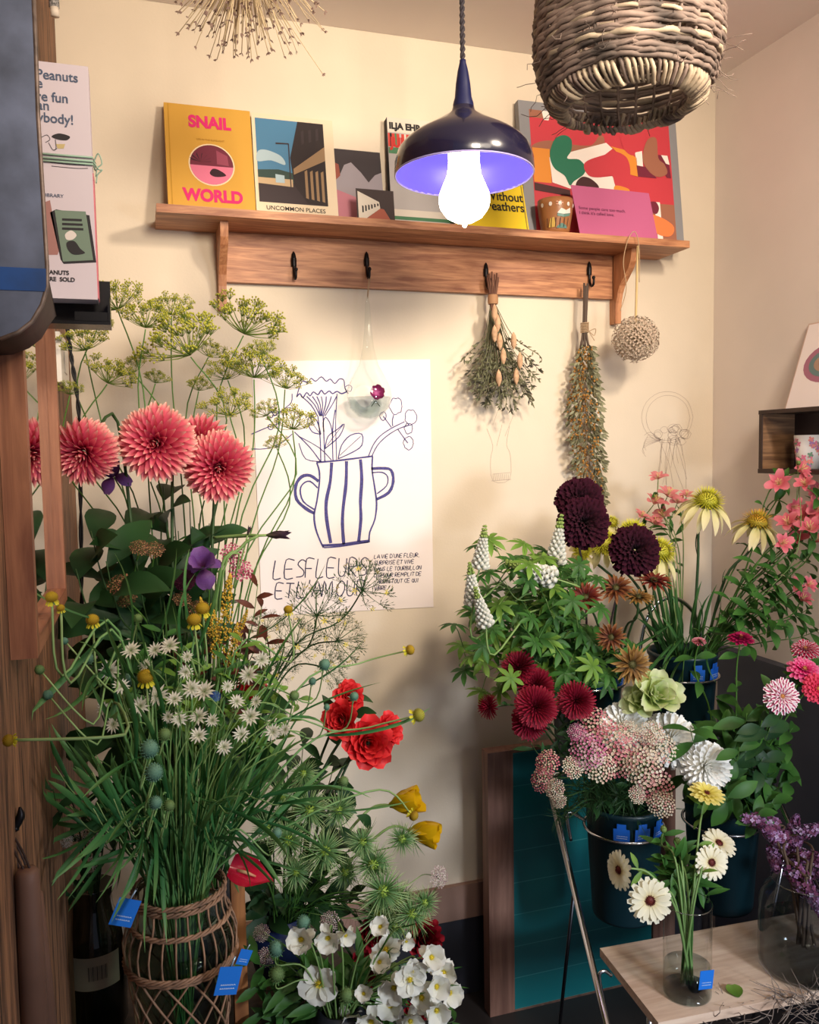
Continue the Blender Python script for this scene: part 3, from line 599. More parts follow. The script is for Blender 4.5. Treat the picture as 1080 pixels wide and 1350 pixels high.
# ================================================================== WICKER BASKET PENDANT
random.seed(11)
c = P(827, 68, .75); mpx = MP(827, 85, .75); R = 119*mpx
t = thing('wicker_basket', c, 'round grey wicker basket lampshade hanging at the top right', 'basket')
zt = .118; zb = -.098
def brad(z):
    u = (z-zb)/(zt-zb)
    if u < .5: return R*(.80+.20*sin(u/.5*pi/2)) if u > .12 else R*(.72+.08*u/.12)
    return R*(1-.05*((u-.5)/.5)**2)
M_WICK = plain('weathered_willow', (116, 100, 92), .75, noise=.45, scale=14, bump=.3); M_WICK2 = plain('pale_willow', (158, 142, 122), .75, noise=.3, scale=20)
mb = MB(); nr = 21
for i in range(nr):
    z = zb+.03+(zt-zb-.03)*i/(nr-1)
    for s_ in range(2):
        ph = random.random()*6; zz = z+random.uniform(-.003, .003)
        pts = []
        for a in range(60):
            th = a*2*pi/60
            pts.append((0, 0, 0)); rr = brad(zz)+.0035*sin(th*14+s_*pi+i*pi)+random.uniform(-.0012, .0012)
            pts[-1] = (rr*cos(th), rr*sin(th), zz+.004*sin(th*3+ph)+random.uniform(-.001, .001))
        mb.mi = 1 if random.random() < .22 else 0
        mb.tube(pts, random.uniform(.0032, .0052), 6, closed=True)
mb.build('willow_weave', [M_WICK, M_WICK2], t)
mb = MB()
for a in range(28):
    th = a*2*pi/28
    mb.tube([(brad(z)*cos(th)*.985, brad(z)*sin(th)*.985, z) for z in (zb+.01, zb+.05, 0, .06, zt)], .003, 6)
mb.build('willow_stakes', M_WICK, t)
mb = MB()
for a in range(84):
    th = a*2*pi/84; r0 = R*.83; r1 = R*.66; j = random.uniform(-.006, .006)
    mb.mi = random.choice([0, 1, 1])
    mb.tube(curve([(r0*cos(th), r0*sin(th), zb+.036+j), ((r0+.004)*cos(th+.05), (r0+.004)*sin(th+.05), zb+.016+j), (r1*1.06*cos(th+.12), r1*1.06*sin(th+.12), zb+.0+j*.5), (r1*cos(th+.2), r1*sin(th+.2), zb+.008)], 3), random.uniform(.003, .0048), 5)
mb.build('braided_rim', [M_WICK, M_WICK2], t)
mb = MB()
for i in range(46):
    th = random.uniform(0, 2*pi); z = random.uniform(zb, zb+.09); r = brad(z); p = V((r*cos(th), r*sin(th), z)); pts = [p]
    for _ in range(4): p = p+V((cos(th)*.008+random.uniform(-.008, .008), sin(th)*.008+random.uniform(-.008, .008), random.uniform(-.012, .006))); pts.append(p)
    mb.tube(pts, .0006, 4)
mb.build('loose_fibres', M_WICK, t)['kind'] = 'stuff'
twist_cord(zt, ZC-c.z-.001).build('hanging_cord', MATS['dark_fabric_cord'], t)
MB().tube([(-R*.95, 0, zt-.004), (R*.95, 0, zt-.004)], .004, 6).build('cross_bar', M_WICK, t)
# ================================================================== HANGING DRIED GRASS
random.seed(21)
c = P(322, -62, .72); t = thing('dried_grass_bundle', c, 'bunch of dry wild onion stems with small seed heads hanging from the ceiling', 'dried flowers')
m1, m2 = MB(), MB()
for i in range(210):
    th = random.uniform(0, 2*pi); sp = random.random()**.6; L = random.uniform(.07, .15)
    if random.random() < .04: L *= 1.35; sp *= .6
    d = V((cos(th)*sp*1.0, sin(th)*sp, -1+sp*.55)).normalized(); e = d*L+V((0, 0, -.02*sp)); md = d*L*.5+V((random.uniform(-.006, .006), random.uniform(-.006, .006), random.uniform(-.002, .006)))
    m1.tube(curve([V((0, 0, 0)), md, e], 2), .0007, 4)
    for k in range(random.choice([3, 4, 5])):
        dd = (d+V([random.uniform(-.8, .8) for _ in range(3)])).normalized(); m2.petal(e, dd, perp(dd), random.uniform(.004, .008), .003, .3, 0, 'leaf', 3)
m1.build('dry_stems', plain('straw_stem', (206, 184, 148), .8), t); m2.build('seed_heads', plain('grey_seed_head', (122, 98, 88), .85), t)
m3 = MB(); m3.tube([(0, 0, -.02), (0, 0, .03)], .016, 10); m3.tube([(0, 0, .03), (0, 0, ZC-c.z-.001)], .0012, 5); m3.build('tied_cord', M_TWINE, t)
# ================================================================== LEFT SIDE: MIRROR, METAL BOX, BOXED BOOKS, ROLLING PINS
M_OAK = wood('reddish_oak', (116, 68, 46), (164, 108, 76), 'Z', 1.3, .5); M_OAKY = wood('reddish_oak_rail', (116, 68, 46), (164, 108, 76), 'Y', 1.3, .5)
xe = P(37, 600, 1.1).x; zb_ = P(45, 868, 1.1).z; zt_ = P(30, 300, 1.1).z
t = thing('wall_mirror', (XL, -.9, zb_), 'reddish oak framed mirror fixed on the plank wall at the left edge', 'mirror')
def kid0(mb, name, m, par): return kid(mb, name, m, par)
kid0(MB().box((XL+.0005, -1.1, zb_), (xe, -1.08, zt_)), 'frame_side', M_OAK, t)
kid0(MB().box((XL+.0005, -.715, zb_), (xe, -.695, zt_)), 'frame_side', M_OAK, t)
kid0(MB().box((XL+.0005, -1.0795, zb_), (xe, -.7155, zb_+.02)), 'frame_bottom', M_OAKY, t)
kid0(MB().box((XL+.0005, -1.0795, zt_-.02), (xe, -.7155, zt_)), 'frame_top', M_OAKY, t)
m, n, l, b = new_mat('silver_mirror'); b.inputs['Base Color'].default_value = (.85, .86, .85, 1); b.inputs['Metallic'].default_value = 1; b.inputs['Roughness'].default_value = .02
kid0(MB().box((XL+.0005, -1.079, zb_+.0205), (XL+.0145, -.716, zt_-.0205)), 'mirror_glass', m, t)
# metal wall box
M_GALV = plain('dull_blue_grey_metal', (92, 100, 122), .5, .35, noise=.25, scale=18, bump=.15)
yb0, yb1 = -1.2, -1.106
pr = [(43, -30), (47, 60), (50, 150), (56, 250), (62, 350), (62, 378), (55, 402), (42, 424), (24, 438), (0, 447)]
pf = [P(x, y, 1.2) for x, y in pr]
t = thing('metal_box', (XL, -1.1, 1.62), 'weathered blue grey metal wall box with rounded bottom and blue band, top left', 'box')
mb = MB(); mb.smooth = False
front = [(p.x, p.z) for p in pf] + [(XL+.001, pf[-1].z-.002), (XL+.001, pf[0].z)]
i = mb.add(*[(x, yb0, z) for x, z in front]); j = mb.add(*[(x, yb0+.006, z) for x, z in front]); k = len(front)
mb.quad([i+q for q in range(k)][::-1]); mb.quad([j+q for q in range(k)])
for q in range(k): mb.quad([i+q, j+q, j+(q+1) % k, i+(q+1) % k])
kid0(mb, 'front_panel', M_GALV, t)
kid0(MB().tube([V((p.x, yb0+.001, p.z)) for p in pf], .0022, 6), 'rolled_rim', plain('worn_rim', (128, 112, 104), .5, .4, noise=.3, scale=60), t)
mb = MB(); low = pf[4:]; a = []; bb = []
for q, p in enumerate(low+[V((XL+.001, 0, low[-1].z-.002))]):
    a.append((p.x-.001, yb0+.006, p.z)); zz = p.z if q > 0 else p.z-.03
    bb.append((p.x-.001, yb1, min(zz, low[0].z-.03)-.004))
i = mb.add(*a); j = mb.add(*bb)
for q in range(len(a)-1): mb.quad([i+q, i+q+1, j+q+1, j+q])
ip = mb.add(*bb); mb.smooth = False; mb.quad([ip+q for q in range(len(bb))]+[mb.add((XL+.001, yb1, bb[0][2]))])
kid0(mb, 'pocket', plain('dark_rusty_metal', (62, 48, 46), .6, .3, noise=.3, scale=30), t)
z1, z0 = P(50, 354, 1.2).z, P(50, 384, 1.2).z
kid0(MB().box((XL+.001, yb0-.0008, z0), (P(62, 370, 1.2).x-.0005, yb0-.0002, z1)), 'blue_band', plain('bright_blue_band', (18, 72, 142), .5, noise=.2, scale=20), t)
# boxed books tied with string
dB = .93
c0, c1 = P(48, 392, dB), P(129, 396, dB); zt2 = P(100, 86, dB).z; zb2 = P(100, 394, dB).z
t = thing('book_box', (c0.x, -dB, zb2), 'white paper box set of comic books tied with green string, top left', 'book box', rot=(0, 0, 0))
wB = c1.x-c0.x; hB = zt2-zb2
MB().box((0, 0, 0), (wB, .035, hB)).build('slip_case', plain('grey_white_card', (196, 184, 192), .7), t)
MB().box((wB, .002, .002), (wB+.0012, .034, hB*.55)).build('red_edge', plain('pinkish_red_edge', (196, 110, 120), .7), t)
M_HAND = plain('grey_blue_lettering', (70, 82, 106), .7)
def bt(body, px, py, size, **k):
    p = P(px, py, dB); o = text('printed_lettering', body, t, (p.x-c0.x, -.0006, p.z-zb2), size, k.pop('m', M_HAND), align='LEFT', **k); return o
for s_, px, py in (('Peanuts', 47.5, 103), ('e', 48, 115), ('re fun', 47.5, 132), ('an', 49, 144), ('ybody!', 49.5, 160)): bt(s_, px, py, .0165, bold=.0002, sx=.95)
bt('LIBRARY', 56, 259, .006, sx=1.1); bt('PEANUTS', 57, 361, .0072, bold=.0002, m=M_INK); bt('ARE  SOLD', 60, 370, .0072, bold=.0002, m=M_INK)
mb = MB()
def bp(px, py): p = P(px, py, dB); return (p.x-c0.x, p.z-zb2)
mats = [plain('green_booklet_print', (104, 122, 106), .6), M_INK, plain('rose_booklet_print', (150, 104, 98), .6), plain('case_pale_print', (206, 196, 190), .6), plain('ochre_print', (180, 160, 110), .6)]
flat(mb, [bp(66, 280), bp(74, 276), bp(118, 284), bp(127, 346), bp(84, 348), bp(80, 342)], -.0003, 1)
flat(mb, [bp(72, 277), bp(113, 279), bp(123, 343), bp(83, 345)], -.0006, 0)
flat(mb, [bp(55, 268), bp(66, 264), bp(78, 330), bp(76, 336), bp(58, 336)], -.0003, 2)
for k_, y in enumerate((288, 294, 300)): flat(mb, [bp(82, y), bp(108+k_, y+1), bp(108+k_, y+4), bp(82, y+3)], -.0009, 1)
flat(mb, blob([bp(86, 309), bp(94, 304), bp(101, 310), bp(96, 316), bp(88, 316)]), -.0009, 3); flat(mb, blob([bp(88, 320), bp(98, 318), bp(106, 328), bp(112, 334), bp(98, 336), bp(90, 330)]), -.0009, 1)
flat(mb, blob([bp(68, 180), bp(78, 176), bp(92, 180), bp(88, 185), bp(76, 184)]), -.0004, 1); flat(mb, [bp(74, 190), bp(86, 190), bp(84, 196), bp(76, 196)], -.0004, 4)
for a_ in (((55, 181), (62, 178), (66, 184), (60, 188)), ((73, 184), (74, 196), (70, 198)), ((64, 188), (70, 198), (75, 196)), ((66, 214), (90, 217), (112, 218)), ((68, 219), (100, 222), (116, 222))):
    mb.mi = 1; ribbon(mb, [bp(*p_) for p_ in a_], .0007, -.0005)
mb.build('printed_picture', mats, t)
mb = MB()
for k_, yy in enumerate((203, 208, 212)):
    p0, p1 = bp(50, yy), bp(128, yy+6); mb.tube([(-.001, -.0022, p0[1]), (wB+.001, -.0022, p1[1]), (wB+.003, .02, p1[1])], .0013, 5)
e_ = V((wB+.002, 0, bp(126, 214)[1]))
for k_ in (-1, 1): mb.tube(curve([e_, e_+V((.006, -.004, .010*k_)), e_+V((.010, -.004, .004*k_-.006)), e_+V((.004, -.002, -.012+k_*.004)), e_+V((.002, 0, -.022+k_*.004))]), .0009, 5)
mb.build('green_string', plain('green_string', (150, 178, 160), .8), t)
a, b_ = P(97, 430, .9), P(144, 366, .9)
t = thing('wall_bracket_tray', (a.x, -.9, a.z), 'small black metal tray fixed to the plank wall under the tied white box set', 'tray')
mb = MB(); w_ = b_.x-a.x; mb.box((xe-a.x+.001, -.02, 0), (w_, .03, .004)).box((xe-a.x+.001, .0265, .0045), (w_, .03, b_.z-a.z)).box((w_-.003, -.02, .0045), (w_, .026, (b_.z-a.z)*.55)).box((.003, -.02, .0045), (w_-.0035, -.0165, .016))
mb.build('tray_body', plain('gloss_black_metal', (24, 22, 24), .25, .4), t)
# switch plate + cable on the plank wall
p = PX(82, 482, XL); 
t = thing('switch_plate', (XL, p.y, p.z), 'white square socket plate on the plank wall behind the oak mirror frame', 'socket')
MB().box((.0004, -.14, -.045), (.009, .05, .05)).build('plate', plain('white_plastic', (226, 220, 210), .4), t); MB().box((.0094, -.07, -.02), (.011, -.01, .02)).build('rocker', plain('white_plastic', (226, 220, 210), .4), t)
mb = MB(); p0, p1, p2 = P(88, 425, .35), P(94, 470, .35), P(104, 545, .35); pts = curve([p0+V((0, 0, .06)), p0, p1, p2, P(106, 640, .3), P(108, 800, .25)], 12)
for s_ in (0, pi):
    mb.tube([p_+V((.0022*cos(s_+i*.9), .0022*sin(s_+i*.9), 0)) for i, p_ in enumerate(pts)], .0024, 5)
tag(mb.build('twisted_cable', plain('black_cable', (30, 28, 30), .6)), 'black twisted cable hanging down beside the white socket plate', 'cable')
p = P(71, 0, .55); t = thing('patterned_tassel', p, 'small black and white patterned cord end hanging at the top left', 'ornament')
mb = MB(); mb.tube([(0, 0, .12), (0, 0, -.012)], .0085, 10); mb.build('cord', plain('black_white_cord', (128, 124, 122), .8, noise=.95, scale=260), t); MB().tube([(0, 0, -.0125), (.001, 0, -.026)], .0072, 10).build('pale_cap', plain('pale_cap', (214, 200, 184), .7), t)
# iron hook with two wooden rolling pins
dP = 1.12; h0 = P(8, 1092, dP)
t = thing('iron_hook', (XL, h0.y, h0.z), 'black iron hook on the rough plank wall at the left edge', 'hook')
q_ = [V((XL+.0015, h0.y, h0.z)), P(12, 1096, dP), P(20, 1090, dP), P(27, 1076, dP), P(26, 1064, dP)]
kid0(MB().tube(curve(q_), [.0045]*13+[.0038, .003, .002, .0012], 8), 'hook_arm', M_IRON, t)
M_BEECH = plain('worn_beech', (112, 80, 64), .6, noise=.12, scale=10)
for nm, x0, y0, x1, y1, r, lb, dd in (('rolling_pin', 27, 1178, 64, 1420, .0115, 'worn wooden rolling pin hanging on a dark loop from the iron hook', dP), ('rolling_pin', 2, 1150, 30, 1420, .012, 'worn wooden pole hanging left of the rolling pin at the very left edge', dP+.03)):
    a, b_ = P(x0, y0, dd), P(x1, y1, dd); a.x = max(a.x, XL+r+.001); b_.x = max(b_.x, XL+r+.001)
    t = thing('rolling_pin', a, lb, 'rolling pin'); u_ = b_-a
    MB().tube([V((0, 0, 0)), u_*.02, u_*.06, u_*.3, u_], [r*.75, r, r*1.02, r*1.1, r*1.25], 14).build('wooden_rod', M_BEECH, t)
    hk_ = P(13, 1095, dP)-a
    MB().tube(curve([u_*.005+V((-.003, 0, 0)), hk_*.5+V((-.004, 0, 0)), hk_]), .0012, 5).tube(curve([u_*.005+V((.003, 0, 0)), hk_*.5+V((.003, 0, 0)), hk_]), .0012, 5).build('leather_loop', plain('dark_leather', (52, 36, 32), .7), t)
# ================================================================== BENCH, LEFT VASES
BZ = .47
t = thing('wooden_bench', (.14, -.62, 0), 'low dark wooden bench carrying the flower vases at the lower left', 'bench')
MB().box((-.27, -.34, BZ-.03), (.25, .32, BZ)).build('bench_top', wood('dark_bench_wood', (46, 34, 28), (72, 54, 42), 'X', 1.2), t)
for x in (-.24, .19):
    for y in (-.31, .25): MB().box((x, y, 0), (x+.04, y+.04, BZ-.0305)).build('leg', MATS['dark_bench_wood'], t)
def fillglass(t, prof, water, wm=None, mat=None, name='glass_body', n=36):
    MB().lathe(prof, n=n).build(name, mat or M_GLASS, t)
    ri, zi = prof[-1]; MB().tube([V((ri*cos(a*2*pi/n), ri*sin(a*2*pi/n), zi)) for a in range(n)], .0011, 6, closed=True).build('glass_rim', glassy('rim_glass', (226, 236, 234), 1.0, 1.6), t)
    wp = [(r*.96, z) for r, z in prof if z <= water and r > .001]
    if wp: MB().lathe([(.0005, wp[0][1]+.004)]+[(r, z+.004 if i == 0 else z) for i, (r, z) in enumerate(wp)]+[(wp[-1][0], water), (.0005, water)], n=n).build('water', wm or MATS['vase_water'], t)
c1 = P(236, 1167, .75); VC = V((c1.x, -.75, BZ)); HV = c1.z-BZ
t = thing('wicker_wrapped_vase', VC, 'clear glass vase in a woven willow lattice holding green stems at the lower left', 'vase')
rv = [(.0005, .002), (.052, .002), (.058, .01), (.064, HV-.25), (.070, HV-.18), (.080, HV-.11), (.085, HV-.085), (.082, HV-.066), (.072, HV-.045), (.066, HV-.025), (.066, HV-.004), (.0675, HV)]
fillglass(t, rv, HV-.09, glassy('green_tinted_water', (206, 224, 216), .5, .0), glassy('greenish_glass', (224, 236, 230), 1.0, .12))
def rv_at(z):
    for (r0, z0), (r1, z1) in zip(rv[1:], rv[2:]):
        if z0 <= z <= z1: return r0+(r1-r0)*(z-z0)/max(1e-6, z1-z0)
    return .0675
M_WILL = plain('brown_willow', (146, 112, 88), .7, noise=.3, scale=40); random.seed(4)
def band(z, cnt, amp, name, dr=.004):
    mb = MB()
    for s_ in range(cnt):
        pts = []
        for a in range(72):
            th = a*2*pi/72; zz = z+amp*sin(th*12+s_*2*pi/cnt)+random.uniform(-.0004, .0004); r = rv_at(z)+dr+.0022*cos(th*12+s_*2*pi/cnt)
            pts.append((r*cos(th), r*sin(th), zz))
        mb.tube(pts, .0021, 6, closed=True)
    mb.build(name, M_WILL, t)
band(HV-.002, 3, .0028, 'woven_band'); band(HV-.012, 3, .0028, 'woven_band'); band(HV-.047, 3, .003, 'woven_band'); band(HV-.108, 4, .0035, 'woven_band', .006); band(HV-.114, 2, .002, 'woven_band', .006)
mb = MB()
for a in range(26):
    th = a*2*pi/26
    for zs in ((HV-.012, HV-.03, HV-.047), (HV-.047, HV-.062, HV-.078, HV-.095, HV-.108)):
        mb.tube([((rv_at(z)+.004)*cos(th), (rv_at(z)+.004)*sin(th), z) for z in zs], .0016, 5)
mb.build('willow_ribs', M_WILL, t)
mb = MB()
for a in range(13):
    for s_ in (-1, 1):
        pts = []
        for i in range(15):
            u = i/14; z = HV-.112-(HV-.122)*u; th = a*2*pi/13+s_*u*pi*.62; pts.append(((rv_at(z)+.0045+(.0008*s_))*cos(th), (rv_at(z)+.0045+.0008*s_)*sin(th), z))
        mb.tube(pts, .0018, 5)
mb.build('willow_lattice', M_WILL, t)
# blue paper tags
M_TAG = plain('blue_tag_paper', (22, 110, 206), .5); M_TAGW = plain('white_print', (206, 222, 236), .6); M_CLIP = plain('clear_clip', (170, 190, 206), .25, .3)
def tag_mesh(w, h, notch=True):
    mb = MB(); mb.smooth = False; o = [(-w/2, 0), (w/2, 0), (w/2, h*.72), (w*.28, h*.72), (w*.28, h), (-w*.28, h), (-w*.28, h*.72), (-w/2, h*.72)] if notch else [(-w/2, 0), (w/2, 0), (w/2, h), (-w/2, h)]
    i = mb.add(*[(x, -.0004, z) for x, z in o]); j = mb.add(*[(x, .0004, z) for x, z in o]); k = len(o)
    mb.quad([i+q for q in range(k)]); mb.quad([j+q for q in range(k)][::-1])
    for q in range(k): mb.quad([i+q, j+q, j+(q+1) % k, i+(q+1) % k])
    return mb
def tag_text(w, h):
    mb = MB(); rnd = random.Random(9)
    for r in range(2):
        x = -w*.3
        while x < w*.3:
            l_ = rnd.uniform(.04, .1)*w; mb.mi = 0; ribbon(mb, [(x, h*(.34-.13*r)), (x+l_*.5, h*(.38-.13*r)), (x+l_, h*(.34-.13*r))], w*.022, -.0008); x += l_+w*.03
    return mb
TM = tag_mesh(.034, .040, False).mesh('paper_tag', M_TAG); TT = tag_text(.034, .040).mesh('tag_print', M_TAGW)
def vase_tag(px, py, d, rot, lb, s=1.0):
    p = P(px, py, d); t = thing('paper_tag', p, lb, 'tag', 'blue paper tags on the vases', (0, rot, radians(12))); t.scale = (s, s, s)
    link('tag_card', TM, t, (0, 0, -.02)); link('tag_print', TT, t, (0, 0, -.02))
    MB().tube([(0, .003, .016), (.002, 0, .034)], .0016, 5).build('clip', M_CLIP, t); return t
vase_tag(165, 1203, .83, .45, 'blue paper tag clipped at the left of the wicker wrapped vase neck')
vase_tag(301, 1293, .86, .28, 'blue paper tag hanging at the right front of the wicker lattice', 1.05)
vase_tag(322, 1262, .80, .45, 'small blue paper tag half behind the wicker wrapped vase', .6)
# dark jars at the left
M_DGL = glassy('dark_smoky_glass', (130, 132, 122), 1.0, .2)
def jar(px, py, d, r, lb, label=False):
    c = P(px, py, d); h = c.z-BZ; t = thing('glass_jar', (c.x, -d, BZ), lb, 'jar')
    fillglass(t, [(.0005, .002), (r*.9, .002), (r, .012), (r, h*.62), (r*.92, h*.72), (r*.66, h*.82), (r*.62, h*.92), (r*.7, h*.96), (r*.7, h)], h*.5, mat=M_DGL, wm=MATS['green_tinted_water'])
    return t, h
t, h = jar(122, 1166, .52, .052, 'dark glass jar with a printed label in the shade left of the wicker vase')
c = P(133, 1284, .575); mb = MB(); q0 = []
def arcpatch(r, a0, a1, z0, z1, n=8):
    mb = MB(); i = mb.add(*[(r*cos(a0+(a1-a0)*k/n), r*sin(a0+(a1-a0)*k/n), z) for k in range(n+1) for z in (z0, z1)])
    for k in range(n): mb.quad([i+2*k, i+2*k+2, i+2*k+3, i+2*k+1])
    return mb
zl = c.z-BZ; arcpatch(.053, -pi*.78, -pi*.22, zl-.03, zl+.03, 14).build('paper_label', plain('dim_paper_label', (150, 136, 118), .7), t)
mb = MB()
for k in range(14):
    a = -pi*.56+k*.045; i = mb.add(*[(.0535*cos(a+e), .0535*sin(a+e), z) for e, z in ((0, zl-.012), (.012+.012*(k % 3 == 0), zl-.012), (.012+.012*(k % 3 == 0), zl+.014), (0, zl+.014))]); mb.quad([i, i+1, i+2, i+3])
mb.build('barcode', M_INK, t)
# wooden upright right of the vase
a, b_ = P(303, 1148, .62), P(321, 1148, .62)
tag(MB().box((a.x, -.634, BZ+.0003), (b_.x, -.606, a.z)).build('wooden_post', wood('orange_brown_post', (130, 80, 44), (172, 114, 66), 'Z', 1.4)), 'orange-brown wooden upright standing right behind the wicker wrapped vase', 'post')
# ================================================================== RIGHT SIDE
# teal cupboard door leaning on the wall
a = P(639, 990, .10); b_ = P(672, 990, .10); zT = a.z; zB_ = P(690, 1333, .10).z
t = thing('teal_board', (a.x, -.1, 0), 'teal tiled board in a pinkish wood frame standing against the wall', 'board')
Wt = P(885, 1100, .1).x-a.x; fw = b_.x-a.x
M_PKW = wood('pinkish_frame_wood', (112, 78, 66), (146, 108, 92), 'Z', .9)
MB().box((0, -.02, .0004), (fw, .02, zT)).build('frame_side', M_PKW, t); MB().box((Wt-fw, -.02, .0004), (Wt, .02, zT)).build('frame_side', M_PKW, t)
MB().box((fw+.0003, -.02, .0004), (Wt-fw-.0003, .02, zB_)).build('frame_bottom', M_PKW, t); MB().box((fw+.0003, -.02, zT-.008), (Wt-fw-.0003, .02, zT)).build('frame_top', M_PKW, t)
m, n, l, b = new_mat('teal_tiles'); tc = n.new('ShaderNodeTexCoord'); br = n.new('ShaderNodeTexBrick'); mp = n.new('ShaderNodeMapping'); mp.inputs['Rotation'].default_value = (pi/2, 0, 0)
l.new(tc.outputs['Object'], mp.inputs['Vector']); l.new(mp.outputs[0], br.inputs['Vector']); br.offset = 0
br.inputs['Scale'].default_value = 1; br.inputs['Brick Width'].default_value = .6; br.inputs['Row Height'].default_value = .088; br.inputs['Mortar Size'].default_value = .0012
br.inputs['Color1'].default_value = lin((8, 112, 116)); br.inputs['Color2'].default_value = lin((10, 104, 110)); br.inputs['Mortar'].default_value = lin((60, 140, 140))
l.new(br.outputs['Color'], b.inputs['Base Color']); b.inputs['Roughness'].default_value = .4
MB().box((fw+.0003, -.012, zB_+.0003), (Wt-fw-.0003, .018, zT-.0083)).build('tiled_field', m, t)
# grey board at the right wall
tag(MB().box((XR-.034, -1.0, .0004), (XR-.002, -.075, .925)).build('grey_board', plain('slate_grey_board', (74, 76, 88), .55, noise=.1, scale=3)), 'dark slate grey board standing along the right wall behind the zinnias', 'board')
# rack
M_RAIL = M_CHROME
t = thing('flower_stand', (1.08, -.75, 0), 'chrome tube flower stand with rings carrying four dark buckets', 'flower stand')
rt, rb = P(722, 1028, .42), P(800, 1350, .8); dv = (rb-rt).normalized(); fl = rt+dv*((rt.z-.006)/-dv.z); XS = 1.42
for x in (0, XS-rt.x): kid0(MB().tube([rt+V((x, 0, 0)), fl+V((x, 0, 0))], .0065, 10), 'front_rail', M_RAIL, t)
bk = P(738, 1350, .42); bt_ = P(756, 1182, .50)
for x in (0, XS-rt.x):
    u = (bk-bt_).normalized(); kid0(MB().tube([bt_+V((x, .0, 0)), bt_+u*((bt_.z-.006)/-u.z)+V((x, 0, 0))], .004, 8), 'rear_leg', M_RAIL if x else plain('dark_rail', (60, 60, 66), .3, .9), t)
kid0(MB().tube(curve([P(838, 900, .29), P(848, 830, .29), P(862, 800, .29), P(882, 788, .29), P(905, 797, .29), P(922, 826, .29), P(930, 900, .29)], 5), .0055, 10), 'top_arch', M_RAIL, t)
kid0(MB().tube([rt+V((0, .02, 0)), rt+V((XS-rt.x, .02, 0))], .005, 8), 'cross_bar', M_RAIL, t)
kid0(MB().tube(curve([P(772, 1082, .5), P(752, 1071, .5), P(748, 1078, .5), P(753, 1108, .5)], 4), .0035, 8), 'ring_hook', M_RAIL, t)
kid0(MB().tube(curve([P(806, 1286, .72), P(797, 1280, .72), P(790, 1288, .72), P(797, 1322, .72)], 4), .0035, 8), 'shelf_hook', M_RAIL, t)
# buckets
M_BUCK = plain('dark_green_plastic', (14, 42, 50), .38)
TK = tag_mesh(.036, .042).mesh('price_sticker', plain('cobalt_sticker', (20, 92, 190), .5)); TKT = tag_text(.036, .038).mesh('sticker_print', M_TAGW)
BUCK = []
def bucket(px, py, d, r, h, lb, stick):
    c = P(px, py, d); zr = c.z
    t = thing('flower_bucket', (c.x, -d, zr-h+.06), lb, 'bucket', 'plastic buckets on the chrome stand')
    prof = [(.0005, 0), (r*.78, 0), (r*.80, .006), (r*.96, h-.012), (r*1.0, h-.010), (r*1.0, h), (r*.94, h), (r*.93, h-.02), (r*.77, .01), (.0005, .008)]
    MB().lathe(prof, n=40).build('bucket_body', M_BUCK, t)
    zz = h-.06
    for a in stick:
        rr = r*.925+.0035; o = link('price_sticker', TK, t, (rr*cos(a), rr*sin(a), h-.060), (.085, 0, a+pi/2)); link('sticker_print', TKT, o)
    rr = r*.94+.006
    kid0(MB().tube([V((c.x+rr*cos(a*2*pi/40), -d+rr*sin(a*2*pi/40), zr)) for a in range(40)], .0035, 8, closed=True), 'holding_ring', M_RAIL, ST)
    BUCK.append((V((c.x, -d, zr+.055)), r)); return t
ST = t
A0 = -pi/2
bucket(773, 897, .33, .090, .26, 'dark green bucket of lupins at the upper left of the stand', [A0+.50, A0-.06])
bucket(900, 888, .33, .086, .25, 'dark green bucket of coneflowers at the upper right of the stand', [A0+.42, A0-.20])
bucket(823, 1088, .42, .092, .27, 'dark bucket with three blue stickers holding pink yarrow, lower left of stand', [A0-.62, A0-.10, A0+.42])
bucket(952, 1080, .42, .092, .27, 'dark bucket at the lower right of the stand holding leafy zinnia stems', [])
# table board with vases
TZ = .45; t = thing('wooden_shelf_board', (1.05, -.71, TZ-.03), 'pale wooden board on the stand with glass vases, lower right', 'shelf')
mb = MB(); mb.smooth = False
cs = [PZ(791, 1250, TZ), PZ(868, 1348, TZ), PZ(1090, 1307, TZ)+V((.08, 0, 0)), PZ(1000, 1217, TZ)+V((.22, 0, 0))]
i = mb.add(*[V((p.x-1.05, p.y+.71, z)) for z in (0.012, .03) for p in cs])
for f in ((0, 3, 2, 1), (4, 5, 6, 7), (0, 1, 5, 4), (1, 2, 6, 5), (2, 3, 7, 6), (3, 0, 4, 7)): mb.quad([i+k for k in f][::-1])
mb.build('board', wood('pale_pine_board', (196, 164, 140), (228, 202, 178), 'X', 1.2, .5), t)
for xx in (cs[0].x+.01, 1.36): MB().box((xx-1.05, -.12, -.0), (xx-1.03, .12, .0118)).build('support_bar', M_CHROME, t)
MB().tube([V((cs[0].x+.04-1.05, -.0, .004)), V((cs[0].x+.04-1.05, 0, -.42+.0))], .006, 8).build('support_leg', M_CHROME, t)
c = PZ(906, 1309, TZ); cu = P(906, 1190, -c.y); GH = cu.z-TZ; GV = V((c.x, c.y, TZ+.0004))
t = thing('glass_vase', GV, 'narrow clear cylinder vase with cream marigolds and blue tag on the pale board', 'vase')
rg = 31*MP(906, 1250, -c.y)
fillglass(t, [(.0005, .001), (rg*.96, .001), (rg, .004), (rg, GH)], GH*.32)
MB().lathe([(rg*.99, .003), (rg*.99, GH*.06), (.0005, GH*.05)], n=30).build('thick_base', glassy('thick_glass_base', (210, 226, 224), .9, .1), t)
link('paper_tag', TM, t, (.006, -rg-.0015, .035), (0, .12, 0)).scale = (.9, 1, .9); link('tag_print', TT, t, (.006, -rg-.0017, .035), (0, .12, 0)).scale = (.9, 1, .9)
